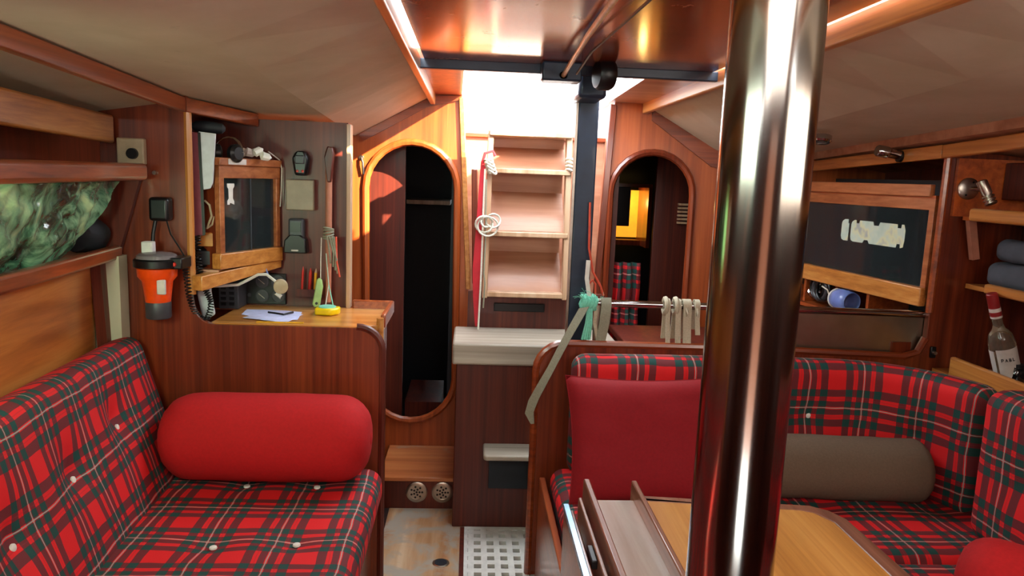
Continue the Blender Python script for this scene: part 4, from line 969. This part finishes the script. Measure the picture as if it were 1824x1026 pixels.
obj('strap', MB().tube([bp0+u2*.05+gn_*.03, bp0+u2*.07+gn_*.03+Vector((0, 0, .03)), bp0+u2*.11+gn_*.03+Vector((0, 0, .04))], .003, 6), 'white_rope', bz)
tag(obj('dark_parcel', gslab(.80, .95, .95, .985, -.12, -.03), 'black_plastic', bev=.004), 'dark flat case tucked above the diving mask', 'case')
# things behind the galley rail: plaid cloth, hanging straps
def drape(name, pts, w, t, mat, label, cat, group=None, wdir=(1, 0, 0)):
    return tag(obj(name, MB().ribbon(pts, w, t, wdir), mat, smooth=True), label, cat, group)
gw = 'cream webbing straps looped over the galley rail'
for k, (px, wpx, y1) in enumerate(((1188, 8, 625), (1206, 10, 625), (1222, 15, 625), (1240, 9, 600))):
    p = at(px, 545, Y=2.43); x = p.x; w = wpx*.00185
    loop = [(x, 2.43+.020*math.cos(a), .966+.020*math.sin(a)) for a in [PI*i/8 for i in range(9)]]
    zb = at(px, y1, Y=2.41).z; zz = .835 if k < 3 else .87
    pts = [(x, 2.455, zz+.01)]+[(x, 2.452, .93)]+loop+[(x, 2.408, .92), (x+.004, 2.404, max(zz, .84))]
    lb = ('narrow cream strap at the left end of the looped row', 'wide cream strap second from the left on the rail', 'cream strap third from the left on the rail', 'short cream strap nearest the steel pole')[k]
    sx = thing('webbing_strap', (x, 2.43, .84), lb, 'strap', gw)
    obj('webbing', MB().ribbon(pts, w, .004, (1, 0, 0)), 'cream_web', sx)
    if k < 2:
        obj('webbing_ring', MB().tube([(x-.006, 2.43+.024*math.cos(a), .962+.026*math.sin(a)) for a in [2*PI*i/16 for i in range(16)]], .008, 8, closed=True), 'cream_web', sx)
    else: obj('webbing_fold', MB().tube([(x-w*.4, 2.425, .98), (x, 2.405, .94), (x+w*.35, 2.42, .975)], [.006, .009, .006], 8), 'cream_web', sx)
tq = thing('turquoise_lashing', (.39, 2.42, .93), 'frayed turquoise lashing knotted on the rail end', 'rope')
for k in range(4): obj('rope_turn', MB().tube([(.405+.012*(k-1.5)+.004*math.sin(3*a), 2.43+.024*math.cos(a), .966+.021*math.sin(a)) for a in [2*PI*i/14 for i in range(14)]], .009, 8, closed=True), 'turquoise_rope', tq)
fr = MB()
for k in range(26):
    a = random.uniform(0, PI); r0 = random.uniform(.02, .05); x = .40+random.uniform(-.03, .03)
    fr.tube([(x, 2.41, .975), (x+r0*.7*math.cos(a), 2.40, .975+r0*.7*math.sin(a)), (x+r0*math.cos(a+.3), 2.40, .975+r0*math.sin(a+.3))], .0008, 4)
for k in range(4): fr.tube([(.40+.004*k, 2.405, .95), (.395+.006*k, 2.40, .90), (.385+.008*k, 2.402, .845)], .004, 6)
obj('rope_fray', fr, 'turquoise_rope', tq)
gs = [(.385, 2.395, .955), (.355, 2.385, .90), (.325, 2.375, .845), (.285, 2.37, .76), (.255, 2.368, .70), (.228, 2.366, .645), (.215, 2.366, .60), (.228, 2.37, .56)]
drape('grey_strap', gs, [.034, .034, .032, .030, .034, .036, .030, .012], .004, 'grey_web', 'long grey green strap trailing down over the rounded bulkhead corner', 'strap', wdir=(1, -.25, .25))
drape('short_grey_strap', [(.462, 2.425, .985), (.462, 2.41, .965), (.458, 2.41, .90), (.448, 2.41, .838)], .034, .004, 'grey_web', 'short grey strap beside the turquoise lashing', 'strap')
drape('thin_grey_strap', [(.43, 2.42, .96), (.425, 2.41, .90), (.44, 2.41, .84)], .012, .003, 'cream_web', 'thin pale strap end between the grey straps', 'strap')
drape('white_strap', [(.395, 2.42, 1.11), (.392, 2.415, 1.05), (.405, 2.415, .98)], .014, .003, 'white_rubber', 'short white strap rising above the turquoise lashing', 'strap')
tag(obj('hanging_rope', MB().tube([(.395, 2.45, 1.30), (.398, 2.44, 1.15), (.415, 2.44, 1.07), (.445, 2.44, 1.02), (.455, 2.44, .99)], .0038, 8), 'red_rope'), 'orange red cord hanging from the blue post to the rail', 'rope')
tag(obj('looped_rope', MB().tube([(.402, 2.43, .99), (.404, 2.43, 1.03), (.414, 2.43, 1.043), (.424, 2.43, 1.03), (.426, 2.43, .99)], .0038, 8), 'red_rope'), 'small loop of orange red cord above the rail end', 'rope')
cb = thing('galley_counter', (.85, 2.9, 0), 'dark galley counter behind the right settee back', 'counter')
obj('counter_body', MB().box((.66, 2.55, 0), (1.34, YB-.03, .70)), 'mahogany_dark', cb); obj('counter_top', MB().box((.64, 2.53, .70), (1.34, YB-.02, .73)), 'mahogany_dark', cb, bev=.005)
# plaid blanket hanging in the right doorway
mb = MB(); nu, nv = 14, 14; vs = []; uu = {}
for i in range(nu+1):
    for j in range(nv+1):
        vs.append((.66+.13*i/nu, 3.37+.02*math.sin(i*1.3)+.01*math.sin(j), .52+.48*j/nv))
fs = [(i*(nv+1)+j, (i+1)*(nv+1)+j, (i+1)*(nv+1)+j+1, i*(nv+1)+j+1) for i in range(nu) for j in range(nv)]
mb.add(vs, fs); mb.uv = {k: [((vs[i][0]), vs[i][2]) for i in f] for k, f in enumerate(fs)}
o = obj('tartan_blanket', mb, 'tartan'); o.modifiers.new('s', 'SOLIDIFY').thickness = .006; tag(o, 'dim tartan blanket hanging inside the right oval doorway', 'blanket')
# strap bundle left of ladder
rsd = [(.045, 2.94, 1.43), (.040, 2.935, 1.30), (.036, 2.93, 1.15), (.030, 2.93, 1.0), (.034, 2.94, .88), (.036, 2.94, .77)]
drape('red_ribbon', rsd, [.02, .022, .026, .03, .026, .008], .004, 'red_strap', 'long red ribbon hanging left of the ladder', 'ribbon')
drape('white_ribbon', [(.052, 2.93, 1.40), (.050, 2.925, 1.2), (.050, 2.925, 1.0), (.045, 2.925, .76)], .007, .003, 'white_rope', 'narrow white tape hanging along the red ribbon', 'ribbon')
rc = thing('rope_coil', (.07, 2.92, 1.15), 'white rope tied in loops on the left ladder rail', 'rope')
for k, (dx, dz, rr) in enumerate(((-.015, .0, .034), (.02, .015, .028), (.0, -.008, .04), (-.005, .01, .022))):
    obj('rope_loop', MB().tube([(.070+dx+rr*math.cos(a), 2.915+.008*math.sin(2*a+k), 1.185+dz+rr*.95*math.sin(a)) for a in [2*PI*i/18 for i in range(18)]], .0042, 6, closed=True), 'white_rope', rc)
rt = thing('rope_coil', (.07, 2.92, 1.42), 'white rope and red cloth bunched at the top left of the ladder', 'rope')
for k in range(4): obj('rope_loop', MB().tube([(.065+.005*k+.016*math.cos(a), 2.93+.02*math.sin(a), 1.43-.014*k+.006*math.sin(a*2)) for a in [2*PI*i/14 for i in range(14)]], .005, 6, closed=True), 'white_rope', rt)
obj('red_cloth_tie', MB().tube([(.04, 2.93, 1.42), (.05, 2.92, 1.46), (.08, 2.93, 1.47), (.09, 2.93, 1.45)], .006, 6), 'red_strap', rt)
r2 = thing('rope_coil', (.39, 2.92, 1.42), 'white rope wound on the top right of the ladder rail', 'rope')
for k in range(4): obj('rope_loop', MB().tube([(.392+.018*math.cos(a), 2.965+.032*math.sin(a), 1.45-.014*k+.004*math.sin(a*2)) for a in [2*PI*i/14 for i in range(14)]], .005, 6, closed=True), 'white_rope', r2)
tag(obj('thin_line', MB().tube([(.058, 2.925, 1.36), (.062, 2.92, 1.1), (.060, 2.92, .99), (.066, 2.92, .95), (.062, 2.92, .85)], .003, 6), 'grey_web'), 'thin grey line hanging beside the left ladder rail', 'rope')
# small hook on the left door bulkhead
hk = thing('door_hook', (-.47, 3.26, 1.35), 'small dark handle on the bulkhead beside the nav wall', 'hook')
obj('hook_plate', MB().lathe([(0, .012), (.006, .010)], (-.478, YB, 1.43), (0, -1, 0), 12), 'satin_metal', hk); obj('hook_arm', MB().tube([(-.478, YB-.012, 1.43), (-.468, YB-.02, 1.41), (-.466, YB-.014, 1.36)], .005, 8), 'black_plastic', hk)
# ------------------------------------------------------------------ ceiling lights
def clight(px, py, z, r, label, nrm):
    p = at(px, py, Z=z); nrm = Vector(nrm).normalized()
    t = thing('ceiling_light', tuple(p), label, 'ceiling light', 'round chrome ceiling lights')
    obj('chrome_ring', MB().lathe([(-.01, r), (.006, r), (.012, r*.85), (.012, r*.62), (.006, r*.6)], p, nrm, 24), 'chrome', t)
    obj('light_lens', MB().lathe([(0, r*.6), (.008, r*.55)], p, nrm, 20), 'grey_plastic', t); return t
clight(545, 229, 1.525, .030, 'round chrome light above the chart table', (.1, -.3, -1))
clight(1462, 248, 1.542, .036, 'small round chrome light just right of the steel pole', (-.1, -.2, -1))
sl = thing('swivel_ceiling_light', (1.52, 2.7, 1.5), 'chrome swivel light on the deck beam above the galley locker', 'ceiling light')
q0 = at(1562, 268, Y=2.62); q1 = at(1602, 276, Y=2.62)
obj('light_barrel', MB().lathe([(0, .018), (.004, .021), (.04, .021), (.045, .017), (.085, .017)], q0, q1-q0, 20), 'chrome', sl); obj('light_mount', MB().lathe([(0, .022), (.05, .010)], q1+Vector((.0, 0, -.004)), (1, 0, -.3), 16), 'black_plastic', sl)
# ------------------------------------------------------------------ starboard side, forward of the galley bulkhead
def rrail(name, x, z0, z1, t, mat, ya, yb, **k):
    return struct(name, MB().box((x, ya, z0), (x+t, yb, z1)), mat, **k)
rrail('trim_23', 1.615, 1.288, 1.330, .028, 'honey_y', .4, 2.33, bev=.010, seg=3)
struct('starboard_upper_shelf', MB().box((1.64, .4, 1.288), (1.86, 2.39, 1.300)), 'orange_ply', wall_right)
rrail('trim_24', 1.655, 1.060, 1.092, .026, 'honey_y', .4, 2.27, bev=.008)
struct('starboard_middle_shelf', MB().box((1.68, .4, 1.060), (1.86, 2.39, 1.075)), 'honey_y', wall_right)
rrail('trim_25', 1.595, .66, .842, .020, 'honey_y', .4, 2.30, bev=.006)
struct('starboard_lower_shelf', MB().box((1.60, .4, .76), (1.86, 2.39, .78)), 'honey_y', wall_right)
struct('starboard_back_panel', MB().box((1.84, .4, 1.30), (1.86, 2.39, 1.50)), 'orange_ply', wall_right)
struct('starboard_frame', MB().box((1.76, 2.20, 1.36), (1.85, 2.385, 1.48)), 'mahogany_dark', wall_right, bev=.004)
struct('starboard_frame_strip', MB().bar((1.655, 2.37, 1.29), (1.685, 2.37, 1.16), .024, .02, up=(0, 1, 0)), 'pink_frame', wall_right)
struct('starboard_end_panel', MB().box((1.60, 2.385, 1.30), (1.86, 2.398, 1.49)), 'orange_ply', wall_right)
rl2 = thing('reading_lamp', (1.64, 2.38, 1.39), 'brushed steel reading spotlight on the right bulkhead', 'lamp')
obj('wall_plate', MB().lathe([(0, .036), (.006, .036), (.010, .030)], (1.640, 2.384, 1.392), (0, -1, 0), 30), 'satin_metal', rl2)
for a in (1.1, 4.2): obj('plate_screw', MB().lathe([(0, .0035), (.002, .003)], (1.640+.022*math.cos(a), 2.373, 1.392+.024*math.sin(a)), (0, -1, 0), 8), 'black_plastic', rl2)
obj('lamp_arm', MB().tube([(1.645, 2.38, 1.392), (1.665, 2.35, 1.392)], .008, 10), 'chrome', rl2)
h0 = at(1748, 322, Y=2.33); h1 = at(1766, 364, Y=2.30); L_ = (h1-h0).length
prof = [(0, .012), (.003, .0165), (L_*.55, .0165)]
for k in range(3): t = L_*(.6+.13*k); prof += [(t, .0135), (t+.003, .0135), (t+.004, .0185), (t+.009, .0185), (t+.010, .0135)]
prof += [(L_, .0175), (L_+.002, .013)]
obj('lamp_barrel', MB().lathe(prof, h0, h1-h0, 28), 'satin_metal', rl2)
for k_, (z_, x_, w_, lb_) in enumerate(((1.118, 1.775, .15, 'lower dark grey folded cloth on the middle right shelf'), (1.196, 1.785, .13, 'upper grey folded cloth with a soft crease on the middle right shelf'))):
    gt = thing('folded_cloth', (x_, 2.1, z_-.04), lb_, 'cloth', 'folded grey cloths on the right shelf')
    o = cushion('cloth_bundle', [(x_, 1.80, z_), (x_, 2.34, z_)], w_, .078-.006*k_, .030, gt, (1, 0, 0), (0, 0, 1), [], 0, .05, 40, (0, 0), 14, 0, mat='grey_textile')
    for v in o.data.vertices: v.co += Vector((.010*pnoise(v.co*13+Vector((k_, 0, 0))), 0, .008*pnoise(v.co*17)))
bt = thing('rum_bottle', (1.70, 2.25, .78), 'clear bottle with red cap and white label on the lower right shelf', 'bottle')
bb0 = Vector((1.735, 2.20, .785)); bax = (Vector((1.640, 2.20, 1.055))-bb0).normalized()
obj('bottle_glass', MB().lathe([(0, .034), (.004, .038), (.14, .038), (.165, .033), (.185, .018), (.20, .0145), (.225, .0145)], bb0, bax, 28), 'bottle_glass', bt)
obj('bottle_drink', MB().lathe([(.005, .034), (.10, .034)], bb0, bax, 24), 'rail_tan', bt)
obj('bottle_cap', MB().lathe([(.222, .0155), (.226, .0165), (.30, .0165), (.303, .014)], bb0, bax, 20), 'cap_red', bt)
obj('neck_label', MB().lathe([(.222, .0168), (.255, .0168)], bb0, bax, 20, cap=False), 'label_white', bt)
obj('neck_stripe', MB().lathe([(.229, .0171), (.243, .0171)], bb0, bax, 20, cap=False), 'cap_red', bt)
# wrap-around label
def wraplabel(a0, a1, z0, z1, rad, mat, par, name):
    a = bax.orthogonal().normalized(); tocam = (EYE-bb0); tocam = (tocam-bax*tocam.dot(bax)).normalized(); sd_ = bax.cross(tocam)
    mb = MB(); n = 14; vs = []
    for i in range(n+1):
        an = a0+(a1-a0)*i/n; d = tocam*math.cos(an)+sd_*math.sin(an)
        vs += [bb0+bax*z0+d*rad, bb0+bax*z1+d*rad]
    mb.add(vs, [(i*2, i*2+2, i*2+3, i*2+1) for i in range(n)]); return obj(name, mb, mat, par)
wraplabel(-.55, 1.35, .03, .125, .0386, 'label_white', bt, 'front_label')
wraplabel(-1.5, -.75, .045, .12, .0386, 'label_white', bt, 'back_label')
tocam = (EYE-bb0); tocam = (tocam-bax*tocam.dot(bax)).normalized(); sdv = bax.cross(tocam)
def glyph(strokes, ox, oz, s_, par, name):
    mb = MB()
    for (x0, z0, x1, z1) in strokes:
        pts = []
        for i in range(4):
            u = i/3; x = ox+(x0+(x1-x0)*u)*s_; z = oz+(z0+(z1-z0)*u)*s_; an = x/.0386
            pts.append(bb0+bax*z+(tocam*math.cos(an)+sdv*math.sin(an))*.0392)
        mb.tube(pts, .0011, 5)
    obj(name, mb, 'ink', par)
LT = {'P': [(0, 0, 0, 1), (0, 1, .5, 1), (.5, 1, .5, .5), (.5, .5, 0, .5)], 'A': [(0, 0, .3, 1), (.3, 1, .6, 0), (.12, .4, .48, .4)], 'B': [(0, 0, 0, 1), (0, 1, .45, .9), (.45, .9, .45, .6), (.45, .6, 0, .5), (0, .5, .5, .35), (.5, .35, .5, .1), (.5, .1, 0, 0)], 'L': [(0, 0, 0, 1), (0, 0, .5, 0)]}
fl_ = LT; sg = 1
for k, ch in enumerate('PABL'): glyph([(a, b, c, d) for a, b, c, d in LT[ch]], -.010+k*.0105, .085, .010, bt, 'label_letter')
glyph([(0, 0, .4, 1), (.4, 1, .7, .3), (.7, .3, .1, .2), (.3, .6, .8, .8)], .016, .048, .014, bt, 'label_emblem')
sj = thing('dark_jar', (1.80, 2.2, .78), 'small dark glass jar beside the bottle on the lower right shelf', 'jar')
jp = at(1812, 640, Y=2.18)
obj('jar_body', MB().lathe([(0, .024), (.004, .027), (.05, .027), (.058, .022)], (jp.x, 2.18, .781), (0, 0, 1), 24), 'dark_glass', sj); obj('jar_lid', MB().lathe([(.058, .024), (.072, .024)], (jp.x, 2.18, .781), (0, 0, 1), 24), 'black_plastic', sj)
lt = thing('bulkhead_latch', (1.60, 2.39, .80), 'small black latch on the right bulkhead above the tartan back', 'latch')
lp = at(1663, 628, Y=2.39)
obj('latch_plate', MB().box((lp.x-.010, 2.39, lp.z-.02), (lp.x+.010, 2.399, lp.z+.02)), 'black_plastic', lt, bev=.003); obj('latch_knob', MB().lathe([(0, .007), (.012, .006)], (lp.x, 2.39, lp.z), (0, -1, 0), 12), 'satin_metal', lt)
